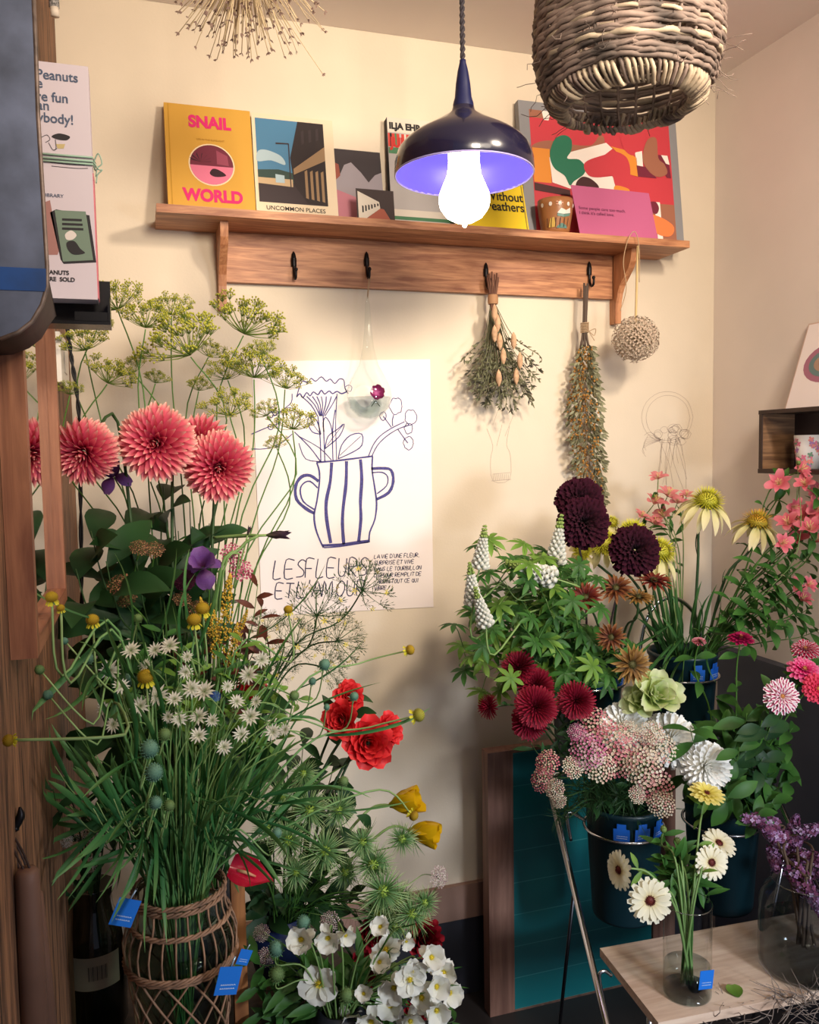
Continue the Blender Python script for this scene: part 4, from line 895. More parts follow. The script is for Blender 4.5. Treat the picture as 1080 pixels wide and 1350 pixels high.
c = PZ(1060, 1275, TZ); cu = P(1060, 1160, -c.y); JH = cu.z-TZ; JV = V((c.x, c.y, TZ+.0004)); rj = 57*MP(1060, 1230, -c.y)
t = thing('glass_vase', JV, 'wide clear glass jar holding lilac twigs at the right edge', 'vase')
fillglass(t, [(.0005, .001), (rj*.9, .001), (rj*.98, .008), (rj, .02), (rj, JH*.72), (rj*.9, JH*.86), (rj*.72, JH*.95), (rj*.74, JH)], JH*.5, wm=glassy('murky_water', (222, 222, 222), .5, .0), mat=glassy('grey_glass', (224, 230, 232), 1.0, .12))
# leaf on the board
p = PZ(966, 1309, TZ); mb = MB(); mb.petal((0, 0, .0012), (.3, 1, .05), (0, 0, 1), .034, .030, .25, .1, 'wide', 6, 5)
tag(mb.build('fallen_leaf', M_LEAF_L, loc=(p.x, p.y-.016, TZ)), 'single green leaf lying on the pale board between the two glass vases', 'leaf')
# dry twigs at lower right
random.seed(31); mb = MB(); o = PZ(1080, 1345, TZ+.0)
for i in range(90):
    a = PZ(random.uniform(930, 1110), random.uniform(1318, 1362), TZ-.02) if i > 30 else PZ(random.uniform(1020, 1100), random.uniform(1310, 1330), TZ+.004)
    dd = V((random.uniform(-1, .2), random.uniform(-.4, .3), random.uniform(-.2, .35))).normalized(); pts = [a]
    for k in range(5): dd = (dd+V([random.uniform(-.35, .35) for _ in range(3)])).normalized(); a = a+dd*random.uniform(.008, .018); a.z = max(a.z, TZ+.0015) if a.y > cs[1].y-.003 and i <= 30 else a.z; pts.append(a)
    mb.tube(pts, [.0012, .001, .0009, .0007, .0006, .0004], 4)
tag(mb.build('dry_twigs', plain('grey_brown_twig', (128, 114, 104), .85)), 'tangle of fine grey dry twigs at the lower right corner', 'twigs', kind='stuff')
# wall box on the right wall
yf = PX(1046, 590, 1.6).y; xa = P(1004, 590, -yf).x; zt3 = P(1003, 541, -yf).z; zb3 = P(1001, 624, -yf).z
t = thing('wall_box_shelf', (XR, yf, zb3), 'small dark wooden box shelf on the right wall holding a floral cup', 'shelf')
M_DKW = plain('dark_stained_wood', (62, 46, 40), .6, noise=.2, scale=25); yn = yf-.42
kid0(MB().box((xa, yn, zt3-.010), (XR-.001, yf+.012, zt3)), 'top_board', M_DKW, t); kid0(MB().box((xa, yn, zb3), (XR-.001, yf+.012, zb3+.011)), 'bottom_board', M_DKW, t)
kid0(MB().box((xa+.004, yf, zb3+.0113), (XR-.0065, yf+.010, zt3-.0103)), 'end_board', wood('worn_brown_board', (96, 66, 44), (150, 112, 78), 'X', 2), t)
kid0(MB().box((XR-.006, yn, zb3+.0113), (XR-.001, yf+.010, zt3-.0103)), 'back_board', plain('dark_back_board', (70, 58, 60), .6), t)
kid0(MB().box((xa, yf-.001, zb3+.0113), (xa+.0035, yf+.0095, zt3-.0103)), 'front_edge', M_DKW, t)
c = P(1075, 590, -yf+.09); hc = .082
t = thing('floral_cup', (min(c.x, XR-.045), c.y, zb3+.0115), 'white paper cup with pink flower print in the dark wall box', 'cup')
MB().lathe([(.0005, 0), (.026, 0), (.034, hc), (.0325, hc), (.025, .003), (.0005, .003)], n=28).build('cup_body', plain('white_cup', (238, 232, 228), .5), t)
random.seed(6); mb = MB(); mats = [plain('cup_pink', (222, 120, 150), .5), plain('cup_lilac', (170, 120, 180), .5), plain('cup_leaf', (110, 150, 120), .5), plain('cup_coral', (232, 140, 130), .5)]
for i in range(60):
    th = random.uniform(-pi*1.2, .2*pi); z = random.uniform(.008, hc-.01); r = .0262+.008*z/hc+.0004; n_ = V((cos(th), sin(th), 0)); o = n_*r+V((0, 0, z)); mb.mi = random.randrange(4)
    a_ = random.uniform(0, 6)
    for k in range(4): mb.petal(o, V((-sin(th), cos(th), 0))*cos(a_+k*1.57)+V((0, 0, 1))*sin(a_+k*1.57), n_, .007, .006, .0, 0, 'round', 3)
mb.build('flower_print', mats, t)
# framed print leaning above the box
pb, ptp = P(1030, 535, -yf+.045), PX(1056, 431, XR-.006)
yl = pb.y; wP = .30; hP = sqrt((ptp.z-zt3)**2+(XR-.012-pb.x)**2)
t = thing('shell_print', (xa+.03, yl, zt3+.0004), 'white print of a pink shell leaning on the wall above the dark box', 'picture', rot=(0, math.atan2(XR-.010-(xa+.03), ptp.z-zt3), 0))
hP = min(hP, .26)
MB().box((0, -wP, 0), (.004, 0, hP)).build('print_board', plain('print_board_edge', (206, 176, 160), .7), t)
MB().box((-.0008, -wP, .001), (-.0001, -.004, hP-.004)).build('print_sheet', plain('print_white', (240, 228, 226), .7), t)
mb = MB(); mb.smooth = False; mats = [plain('shell_pink', (168, 108, 130), .6), plain('shell_teal', (104, 130, 130), .6), plain('shell_tan', (170, 140, 120), .6)]
for lv, (R1, R2, k) in enumerate(((.075, .05, 0), (.058, .036, 1), (.042, .024, 2), (.026, .013, 0))):
    i = mb.add(*[(-.0010-.0003*lv, -.10+R1*cos(a*2*pi/24), hP*.5+R2*sin(a*2*pi/24)) for a in range(24)]); mb.mi = k; mb.quad(list(range(i, i+24)))
mb.build('printed_picture', mats, t)
# ================================================================== FLOWER HEADS (unit radius, facing +z)
GA = 2.399963
def fibd(i, N, t0, t1, pw=.6):
    f = (i+.5)/N; th = t0+(t1-t0)*f**pw; ph = i*GA
    return th, ph, V((sin(th)*cos(ph), sin(th)*sin(ph), cos(th))), V((-cos(th)*cos(ph), -cos(th)*sin(ph), sin(th))), f
def ring(mb, n, r0, L, W, el, cup, curl, shp, z=0, jit=.05, nu=5, nv=3, ph=0, ruf=0., fold=False):
    for k in range(n):
        a = ph+2*pi*k/n+random.uniform(-jit, jit); e = el+random.uniform(-jit, jit)*1.5
        d = V((cos(a)*cos(e), sin(a)*cos(e), sin(e))); nn = V((-cos(a)*sin(e), -sin(a)*sin(e), cos(e)))
        mb.petal((cos(a)*r0, sin(a)*r0, z), d, nn, L*random.uniform(.93, 1.05), W*random.uniform(.92, 1.08), cup, curl, shp, nu, nv, fold, 0, ruf)
def spikes(mb, N, R, L, W, t1=1.5, z=0, sq=1., pw=.5, shp='needle'):
    for i in range(N):
        th, ph, d, nn, f = fibd(i, N, 0, t1, pw); o = V((d.x*R, d.y*R, d.z*R*sq+z)); mb.petal(o, (d+V([random.uniform(-.12, .12) for _ in range(3)])).normalized(), nn, L*random.uniform(.8, 1.15), W, .2, 0, shp, 3)
G = {}
SHAPES['hrt'] = [.7, 1, 1.05, .95, .7, .4, .05]
SHAPES['dahl'] = [.35, .6, .85, 1, .9, .6, .12]
def camup(w=1.): return V((random.uniform(-.3, .3), -random.uniform(.2, 1.3)*w, random.uniform(.5, 1)))
def head(kind):
    if kind in G: return G[kind]
    random.seed(sum(ord(c) for c in kind)*7); out = []
    k = kind.split(':')[0]
    def fin(name, mb, m): out.append((name, mb.mesh(name, m)))
    if k == 'dahlia':
        mb = MB(); N = 210
        for i in range(N):
            th, ph, d, nn, f = fibd(i, N, .06, 2.2, .6)
            mb.petal(d*.12, d, nn, (.50+.42*min(1, th/1.0))*random.uniform(.9, 1.06), .15+.22*f, .55, .25-1.0*f*random.uniform(.8, 1.1), 'dahl', 7, 5)
        fin('petals', mb, petal_mat('salmon_dahlia_petal', [(0, (150, 24, 66)), (.5, (212, 64, 104)), (.8, (232, 112, 128)), (.94, (246, 178, 166)), (1, (250, 214, 190))], .6, .25))
    elif k == 'mum':
        c = {'crimson': [(0, (50, 2, 16)), (.5, (104, 6, 30)), (1, (146, 16, 46))], 'white': [(0, (226, 226, 206)), (.5, (246, 245, 238)), (1, (250, 249, 245))]}[kind.split(':')[1]]
        mb = MB(); N = 170 if 'crim' in kind else 150
        for i in range(N):
            th, ph, d, nn, f = fibd(i, N, .1, 1.85, .6)
            L = .5+.5*min(1, th/1.0); mb.petal(d*.08+V((0, 0, -.1*f)), d, nn, L*random.uniform(.92, 1.05), (.12 if 'crim' in kind else .27)*(.6+.6*f), .5, (.35-.7*f), 'ray', 5)
        fin('petals', mb, petal_mat(kind.split(':')[1]+'_mum_petal', c, .6, .2))
    elif k == 'scab':
        mb = MB(); N = 150
        for i in range(N):
            th, ph, d, nn, f = fibd(i, N, .1, 1.65, .55); L = .45+.55*min(1, th/1.2)
            mb.petal(d*.15, d, nn, L*random.uniform(.9, 1.08), .28, .35, -.3, 'spoon', 5, 5, ruf=.22)
        fin('petals', mb, petal_mat('black_plum_petal', [(0, (10, 1, 5)), (.6, (32, 4, 17)), (1, (56, 9, 30))], 1.0, .05))
        mb = MB(); spikes(mb, 60, .55, .12, .03, 1.3); fin('stamens', mb, petal_mat('plum_stamen', [(0, (40, 8, 26)), (1, (130, 80, 100))], .6, 0))
    elif k == 'zinnia':
        c = kind.split(':')[1]
        pal = {'magenta': ([(0, (110, 8, 50)), (1, (176, 24, 86))], None), 'pink': ([(0, (184, 20, 88)), (.7, (226, 52, 124)), (1, (240, 130, 170))], None), 'coral': ([(0, (190, 24, 56)), (1, (232, 60, 96))], None),
               'striped': ([(0, (150, 20, 70)), (.35, (240, 214, 220)), (1, (246, 232, 232))], ((176, 36, 90), .17)), 'redwhite': ([(0, (130, 14, 46)), (1, (240, 196, 206))], ((178, 24, 66), .28))}[c]
        mb = MB()
        for j, (n, el, L, W, z) in enumerate(((19, .02, .95, .33, 0), (18, .18, .84, .30, .05), (15, .38, .68, .26, .09), (12, .62, .5, .2, .12), (8, .95, .34, .13, .13))):
            ring(mb, n, .06, L, W, el, .3, -.15, 'ray', z, .06, 5, 3, j*.5)
        fin('petals', mb, petal_mat(c+'_zinnia_petal', pal[0], .55, .2, pal[1]))
        mb = MB(); mb.ball((0, 0, .12), .16, 8, 5); spikes(mb, 26, .14, .12, .05, 1.3, .12); fin('flower_center', mb, petal_mat('zinnia_center', [(0, (110, 40, 40)), (1, (214, 150, 80))], .6, 0))
    elif k == 'cone':
        mb = MB()
        for n, el, L in ((10, -.75, .95), (8, -.45, .9)): ring(mb, n, .24, L, .25, el, .35, -.6, 'leaf', -.02, .16, 7, 3, random.random(), .02)
        fin('ray_petals', mb, petal_mat('cream_ray_petal', [(0, (206, 204, 120)), (.4, (232, 224, 168)), (1, (238, 226, 186))], .55, .35))
        mb = MB(); mb.ball((0, 0, .03), .32, 14, 8, .8); spikes(mb, 190, .3, .24, .045, 1.75, .03, .8)
        if 'or' in kind: cc = [(0, (60, 40, 24)), (.45, (206, 186, 60)), (1, (226, 140, 50))]
        else: cc = [(0, (56, 60, 24)), (.45, (196, 192, 44)), (1, (226, 220, 88))]
        fin('cone', mb, petal_mat('cone_spikes_'+('orange' if 'or' in kind else 'yellow'), cc, .55, .2))
        mb = MB(); ring(mb, 26, .26, .2, .045, -.2, .1, -.3, 'needle', 0, .2, 3, 3); fin('dark_bracts', mb, petal_mat('dark_bract', [(0, (26, 26, 18)), (1, (44, 40, 24))], .6, 0))
    elif k == 'rud':
        mb = MB(); cc = {'brown': [(0, (40, 14, 10)), (.5, (98, 48, 24)), (1, (146, 98, 52))], 'red': [(0, (40, 8, 10)), (.6, (108, 34, 26)), (1, (150, 88, 52))], 'olive': [(0, (50, 30, 12)), (.6, (122, 86, 38)), (1, (160, 128, 66))]}[kind.split(':')[1]]
        ring(mb, 15, .15, .86, .22, .05, .5, -.2, 'point', 0, .1, 6); ring(mb, 14, .14, .78, .2, .28, .6, -.25, 'point', .03, .12, 6, 3, .2); ring(mb, 10, .12, .55, .15, .55, .6, -.2, 'point', .05, .15, 5)
        fin('petals', mb, petal_mat('rudbeckia_%s_petal' % kind.split(':')[1], cc, .6, .15))
        mb = MB(); mb.ball((0, 0, .02), .22, 12, 6, .7); spikes(mb, 70, .2, .12, .04, 1.5, .02, .7); fin('flower_center', mb, petal_mat('dark_center', [(0, (20, 18, 10)), (1, (86, 82, 40))], .6, 0))
    elif k == 'marigold':
        yl = 'yel' in kind; mb = MB(); ring(mb, 17, .16, .84, .30, .06, .2, -.12, 'ray', 0, .05); ring(mb, 15, .14, .74, .27, .2, .2, -.15, 'ray', .03, .06, 5, 3, .2)
        if yl: ring(mb, 13, .1, .6, .22, .45, .3, -.2, 'ray', .06, .08, 5, 3, .1)
        fin('petals', mb, petal_mat('yellow_marigold_petal' if yl else 'cream_marigold_petal', [(0, (214, 190, 60)), (.5, (236, 222, 110)), (1, (242, 230, 150))] if yl else [(0, (226, 206, 140)), (.4, (240, 232, 200)), (1, (244, 238, 214))], .55, .3))
        mb = MB(); mb.ball((0, 0, .02), .2, 14, 6, .5); spikes(mb, 60, .19, .08, .05, 1.4, .02, .6); fin('flower_center', mb, petal_mat('maroon_center', [(0, (56, 14, 16)), (1, (116, 44, 34))], .6, 0))
    elif k in ('rose', 'lisi'):
        mb = MB(); N = 30 if k == 'rose' else 16
        for i in range(N):
            th, ph, d, nn, f = fibd(i, N, .12, 1.35, .8)
            o = d*.05+V((0, 0, -.45+.1*(1-f))); dd = V((sin(th*.55)*cos(ph), sin(th*.55)*sin(ph), cos(th*.55))); n2 = V((-cos(th*.55)*cos(ph), -cos(th*.55)*sin(ph), sin(th*.55)))
            mb.petal(o+V((cos(ph), sin(ph), 0))*(.08+.2*f), dd, n2, .75+.35*f, .45+.6*f, .55, -.15-1.0*f*f, 'wide', 7, 5, ruf=.04 if k == 'rose' else .10)
        if k == 'rose': m = petal_mat('scarlet_rose_petal', [(0, (150, 10, 20)), (.6, (208, 26, 38)), (1, (232, 62, 62))], .5, .25)
        else: m = petal_mat('pale_green_petal', [(0, (150, 180, 90)), (.6, (196, 212, 140)), (1, (222, 228, 186))], .5, .35)
        fin('petals', mb, m)
        mb = MB(); ring(mb, 5, .1, .6, .22, -.2, .3, -.4, 'leaf', -.42, .1); fin('sepals', mb, M_LEAF)
    elif k == 'peony':
        mb = MB()
        for i in range(34):
            th, ph, d, nn, f = fibd(i, 34, .2, 1.5, .6); mb.petal(d*.1+V((0, 0, -.4)), (d+V((0, 0, .5))).normalized(), nn, 1.0, .5, .6, .3-.6*f, 'wide', 6, 5, ruf=.05)
        fin('petals', mb, petal_mat('deep_red_petal', [(0, (60, 4, 14)), (.7, (118, 12, 26)), (1, (148, 28, 40))], .4, .15))
    elif k == 'iris':
        c = petal_mat('violet_iris_petal', [(0, (80, 30, 70)), (.5, (104, 62, 130)), (1, (134, 92, 156))], .5, .3, vein=.25); mb = MB()
        ring(mb, 3, .05, 1.0, .95, 1.1, .5, -.5, 'wide', 0, .1, 7, 5, 0, .06); ring(mb, 3, .08, 1.05, .8, .1, -.3, -1.7, 'wide', 0, .1, 8, 5, 1.05, .06); fin('petals', mb, c)
    elif k == 'alst':
        pk = kind.split(':')[1] if ':' in kind else 'pink'
        cc = [(0, (214, 196, 160)), (.4, (216, 132, 134)), (1, (224, 142, 146))] if pk == 'pink' else [(0, (236, 180, 150)), (.4, (218, 100, 118)), (1, (230, 134, 144))]
        mb = MB(); ring(mb, 3, .05, 1.05, .66, .75, .4, -.8, 'wide', 0, .16, 7, 3); ring(mb, 3, .05, 1.0, .5, .85, .4, -.8, 'leaf', 0, .12, 7, 3, 1.05); fin('petals', mb, petal_mat('alstroemeria_%s_petal' % pk, cc, .5, .3))
        mb = MB()
        for i in range(5): a = i*1.26; mb.tube([(0, 0, 0), (.1*cos(a), .1*sin(a), .5), (.22*cos(a), .22*sin(a), .72)], .02, 4)
        fin('stamens', mb, petal_mat('pale_stamen', [(0, (210, 200, 150)), (1, (226, 206, 120))], .6, 0))
    elif k == 'white5':
        cl = 'closed' in kind; mb = MB(); ring(mb, 5, .06, .95, .92, .95 if cl else .28, .35, -.5 if cl else -.2, 'wide', 0, .12, 6, 5, 0, .10)
        if cl: ring(mb, 3, .05, .8, .6, .3, .3, -.9, 'wide', 0, .2, 6, 5, .4, .12)
        fin('petals', mb, petal_mat('white_petal', [(0, (214, 210, 150)), (.25, (232, 230, 214)), (1, (236, 234, 224))], .5, .3))
        mb = MB(); mb.ball((0, 0, .08), .12, 8, 5); spikes(mb, 24, .1, .14, .05, 1.3, .08); fin('flower_center', mb, petal_mat('yellow_center', [(0, (190, 170, 40)), (1, (226, 204, 60))], .6, 0))
    elif k == 'astr':
        mb = MB(); ring(mb, 13, .08, .95, .26, .25, .3, -.2, 'point', 0, .1, 4); ring(mb, 9, .06, .7, .2, .5, .3, -.2, 'point', .03, .15, 4, 3, .3)
        fin('petals', mb, petal_mat('astrantia_bract', [(0, (170, 190, 140)), (.5, (226, 222, 206)), (1, (220, 216, 204))], .6, .25))
        mb = MB(); spikes(mb, 34, .12, .34, .03, 1.1, .05); fin('flower_center', mb, petal_mat('astrantia_tuft', [(0, (150, 160, 120)), (1, (214, 200, 186))], .6, 0))
    elif k == 'helen':
        mb = MB(); mb.ball((0, 0, .1), .74, 16, 10, .86); spikes(mb, 200, .72, .1, .07, 2.3, .1, .86, .5, 'wide')
        gr = 'green' in kind; fin('seed_ball', mb, petal_mat('helenium_ball_green' if gr else 'helenium_ball', [(0, (96, 90, 22)), (1, (150, 146, 52))] if gr else [(0, (120, 88, 10)), (1, (164, 136, 24))], .8, 0))
        mb = MB(); ring(mb, 11, .42, .6, .34, -.7, .2, -.4, 'ray', -.35, .12); fin('skirt_petals', mb, petal_mat('helenium_petal', [(0, (190, 180, 30)), (1, (222, 210, 60))], .6, .3))
    elif k == 'pod':
        mb = MB(); mb.ball((0, 0, 0), .8, 14, 9); spikes(mb, 120, .76, .2, .1, 2.6, 0, 1, .6, 'leaf'); pal = {'pod': ((52, 92, 80), (100, 138, 114)), 'podg': ((60, 84, 44), (104, 130, 76))}['podg' if 'g' in kind.split(':')[-1] and ':' in kind else 'pod']
        fin('seed_head', mb, petal_mat('seedhead_%d' % pal[0][0], [(0, pal[0]), (1, pal[1])], .7, 0))
        mb = MB(); ring(mb, 8, .3, .7, .2, -.5, .2, .4, 'leaf', -.55, .1, 4); fin('bracts', mb, M_LEAF_B)
    elif k == 'nig':
        mb = MB(); N = 150
        for i in range(N):
            th, ph, d, nn, f = fibd(i, N, .05, 2.9, .7); dd = (d+V([random.uniform(-.2, .2) for _ in range(3)])).normalized()
            mb.petal(d*.12, dd, nn, random.uniform(.75, 1.05), .05, .2, random.uniform(-.6, .6), 'needle', 5)
        fin('thread_leaves', mb, petal_mat('thread_green', [(0, (70, 110, 60)), (.5, (110, 150, 92)), (1, (190, 204, 146))], .6, .2))
        mb = MB(); mb.ball((0, 0, 0), .26, 8, 6); fin('seed_pod', mb, petal_mat('pod_green', [(0, (100, 140, 50)), (1, (150, 176, 70))], .6, 0))
    elif k == 'tulip':
        cc = {'yellow': [(0, (150, 140, 30)), (.3, (196, 158, 12)), (1, (220, 176, 16))]}[kind.split(':')[1]]
        mb = MB(); ring(mb, 3, .1, 1.5, 1.0, 1.05, .75, .45, 'wide', -.6, .06, 8, 5); ring(mb, 3, .12, 1.4, 1.0, 1.2, .8, .35, 'wide', -.6, .06, 8, 5, 1.05); fin('petals', mb, petal_mat('tulip_petal_'+kind.split(':')[1], cc, .4, .25))
    elif k == 'anth':
        mb = MB(); mb.petal((-.0, -.9, 0), (0, 1, .1), (0, 0, 1), 2.1, 1.45, .55, .5, 'hrt', 9, 7, ruf=.07); fin('spathe', mb, petal_mat('red_spathe', [(0, (150, 14, 40)), (.6, (196, 26, 56)), (1, (206, 60, 80))], .18, .1, vein=.15))
        mb = MB(); mb.tube([(0, -.5, .05), (.02, -.1, .3), (.05, .3, .42)], [.08, .08, .04], 8); fin('spadix', mb, petal_mat('cream_spadix', [(0, (226, 200, 150)), (1, (200, 120, 90))], .5, 0))
    elif k == 'ach':
        pal = {'blue': [(60, 90, 190), (80, 110, 210), (50, 70, 170), (90, 120, 200)], 'pink': [(214, 130, 136), (226, 160, 156), (232, 206, 180), (204, 110, 124)], 'pale': [(230, 204, 180), (236, 224, 196), (222, 168, 158), (236, 226, 206)], 'mauve': [(206, 120, 156), (214, 150, 176), (190, 96, 136), (226, 180, 190)], 'brown': [(120, 74, 50), (150, 104, 74), (170, 120, 86), (96, 60, 44)],
               'yellow': [(206, 176, 84), (222, 196, 110), (190, 150, 60), (214, 180, 90)], 'stock': [(196, 92, 122), (214, 120, 146), (176, 72, 100), (226, 150, 166)], 'white': [(236, 232, 222), (228, 224, 210), (240, 238, 232), (206, 204, 180)], 'blush': [(188, 160, 160), (206, 184, 178), (170, 140, 140), (214, 196, 190)]}[kind.split(':')[1]]
        mats = [petal_mat('floret_%d_%d_%d' % c, [(0, [v*.75 for v in c]), (1, c)], .7, .15) for c in pal]
        mb = MB(); N = 95; big = 1.7 if 'stock' in kind else 1.0
        if big > 1: N = 44
        for i in range(N):
            r = sqrt((i+.5)/N); ph = i*GA; o = V((r*cos(ph), r*sin(ph), .30*(1-r*r)+random.uniform(-.05, .05))); up = (V((o.x*.6, o.y*.6, 1))+V([random.uniform(-.3, .3) for _ in range(3)])).normalized(); t1 = perp(up); t2 = up.cross(t1); mb.mi = random.randrange(4)
            for q_ in range(5):
                a = q_*2*pi/5; mb.petal(o, t1*cos(a)+t2*sin(a)+up*.35, up, .085*big, .085*big, .2, 0, 'round', 3)
        mb.mi = 0; fin('florets', mb, mats)
        mb = MB()
        for i in range(14): a = i*GA; r = sqrt((i+.5)/14)*.85; mb.tube([(0, 0, -.75), (r*.4*cos(a), r*.4*sin(a), -.3), (r*cos(a), r*sin(a), .2*(1-r*r))], .018, 4)
        fin('branching_stalks', mb, M_STEM)
    elif k == 'lilac':
        mats = [petal_mat('lilac_%d' % i, [(0, [v*.8 for v in c]), (1, c)], .6, .2) for i, c in enumerate([(176, 130, 196), (200, 160, 216), (120, 66, 106), (216, 190, 230)] if 'dark' not in kind else [(172, 126, 172), (124, 62, 96), (120, 66, 106), (206, 178, 212)])]
        mb = MB(); N = 150
        for i in range(N):
            u = (i+.5)/N; z = -1+2*u; r = .42*(1-u)**.5+.05; a = i*GA; o = V((r*cos(a)*random.uniform(.6, 1.1), r*sin(a)*random.uniform(.6, 1.1), z)); up = (V((cos(a), sin(a), .4))+V([random.uniform(-.3, .3) for _ in range(3)])).normalized(); t1 = perp(up); t2 = up.cross(t1); mb.mi = random.choice([0, 0, 1, 1, 2, 3])
            if random.random() < .25: mb.mi = 2; mb.ball(o+up*.04, .045, 5, 3)
            else:
                for q_ in range(4): aa = q_*pi/2+i; mb.petal(o+up*.05, t1*cos(aa)+t2*sin(aa)+up*.2, up, .115, .10, .2, 0, 'wide', 3)
        mb.mi = 0; fin('florets', mb, mats)
    elif k == 'lupin':
        mb = MB(); mats = [petal_mat('lupin_white', [(0, (200, 206, 186)), (1, (232, 230, 224))], .55, .25), petal_mat('lupin_green_tip', [(0, (120, 150, 70)), (1, (170, 190, 110))], .55, .25)]
        for w in range(13):
            z = -1+2*w/12; r = .44*(1-w/15.); s_ = .36*(1-w/18.); mb.mi = 1 if w > 8 else 0
            for q_ in range(7 if w < 9 else 5):
                a = q_*2*pi/7+w*.45; d = V((cos(a), sin(a), .5+.06*w)).normalized(); o = V((r*.35*cos(a), r*.35*sin(a), z)); n2 = V((-cos(a)*.4, -sin(a)*.4, 1)).normalized()
                mb.ball(o+d*s_*.55, s_*.36, 6, 4, 1.3, d); mb.petal(o, d, n2, s_*1.1, s_*.8, .9, .9, 'wide', 5); mb.petal(o, d, -n2, s_*.9, s_*.6, .9, .5, 'wide', 4)
        mb.mi = 0; fin('blossoms', mb, mats); mb = MB(); mb.tube([(0, 0, -1.1), (0, 0, .9)], [.04, .02], 5); fin('spike_axis', mb, M_STEM_P)
    elif k in ('umbel', 'seedumbel'):
        sd = k == 'seedumbel'; m1, m2 = MB(), MB(); NR = 24 if sd else 26
        for i in range(NR):
            th, ph, d, nn, f = fibd(i, NR, .08, 1.35 if not sd else 1.5, .6); L = random.uniform(.72, .95) if sd else random.uniform(.58, 1.02); e = V((d.x*L, d.y*L, d.z*L*.8))
            m1.tube([(0, 0, 0), e*.5+V((0, 0, -.03)), e], [.014, .011, .008], 4, False)
            for j in range(11 if sd else 15):
                th2, p2, d2, n2, f2 = fibd(j, 11 if sd else 15, .1, 1.4, .6); q_ = (d*.8+V((d2.x, d2.y, d2.z))).normalized(); L2 = random.uniform(.14, .28); e2 = e+q_*L2
                m1.tube([e, e2], .005, 3, False)
                if sd:
                    m1.petal(e2, q_, perp(q_), .14, .035, .6, .3, 'leaf', 3)
                else:
                    m2.ball(e2, .026, 5, 3)
        if sd:
            for i in range(9):
                th, ph, d, nn, f = fibd(i, 9, .4, 1.5, .6); o = d*.98
                for q_ in range(5): a = q_*1.257; t1 = perp(d); t2 = d.cross(t1); m2.petal(o, t1*cos(a)+t2*sin(a)+d*.3, d, .13, .05, .3, -.3, 'leaf', 3)
        fin('rays', m1, petal_mat('umbel_ray_seed' if sd else 'umbel_ray', [(0, (44, 76, 40)), (1, (72, 104, 50))] if sd else [(0, (96, 124, 56)), (1, (140, 156, 64))], .6, .1))
        fin('florets', m2, petal_mat('umbel_star' if sd else 'umbel_yellow', [(0, (204, 184, 70)), (1, (226, 206, 96))] if sd else [(0, (158, 160, 50)), (1, (190, 186, 74))], .7, .1))
    elif k == 'plume':
        mb = MB()
        for i in range(260):
            u = random.random(); r = .30*(1-u)**.6*random.random()**.5; a = random.uniform(0, 6.28); mb.ball((r*cos(a), r*sin(a), -1+2*u), random.uniform(.022, .045), 5, 3)
        fin('florets', mb, petal_mat('golden_florets', [(0, (186, 146, 40)), (1, (212, 176, 70))], .7, .1))
        mb = MB(); mb.tube([(0, 0, -1.1), (0, 0, .9)], .03, 5); fin('spike_axis', mb, M_STEM)
    elif k == 'bud':
        mb = MB(); ring(mb, 5, .05, 1.6, .5, 1.35, .9, .15, 'leaf', -.8, .04, 6); fin('bud', mb, petal_mat('dark_iris_bud', [(0, (90, 104, 60)), (.4, (84, 66, 66)), (1, (52, 30, 60))], .5, .1))
    elif k == 'greenbud':
        mb = MB(); ring(mb, 9, .3, 1.1, .45, 1.2, .8, .7, 'leaf', -.7, .06, 6); mb.ball((0, 0, -.2), .5, 10, 6); fin('bud', mb, petal_mat('green_bud', [(0, (70, 104, 44)), (1, (130, 150, 84))], .5, .1))
    elif k == 'allium':
        mb = MB(); m2 = MB()
        for i in range(330):
            th, ph, d, nn, f = fibd(i, 330, .02, 3.1, .5); th = acos(1-2*(i+.5)/330); d = V((sin(th)*cos(ph), sin(th)*sin(ph), cos(th))); L = random.uniform(.82, 1)
            mb.tube([d*.05, d*L], .008, 3, False); t1 = perp(d)
            for q_ in range(3): a = q_*2.1+i; dd = (d*.4+t1*cos(a)+d.cross(t1)*sin(a)).normalized(); m2.petal(d*L, dd, d, .15, .10, .3, 0, 'leaf', 3)
        fin('ray_stalks', mb, plain('straw_ray', (186, 168, 140), .8)); fin('dry_florets', m2, plain('dry_floret', (188, 166, 146), .85, noise=.3, scale=90))
    G[kind] = out; return out
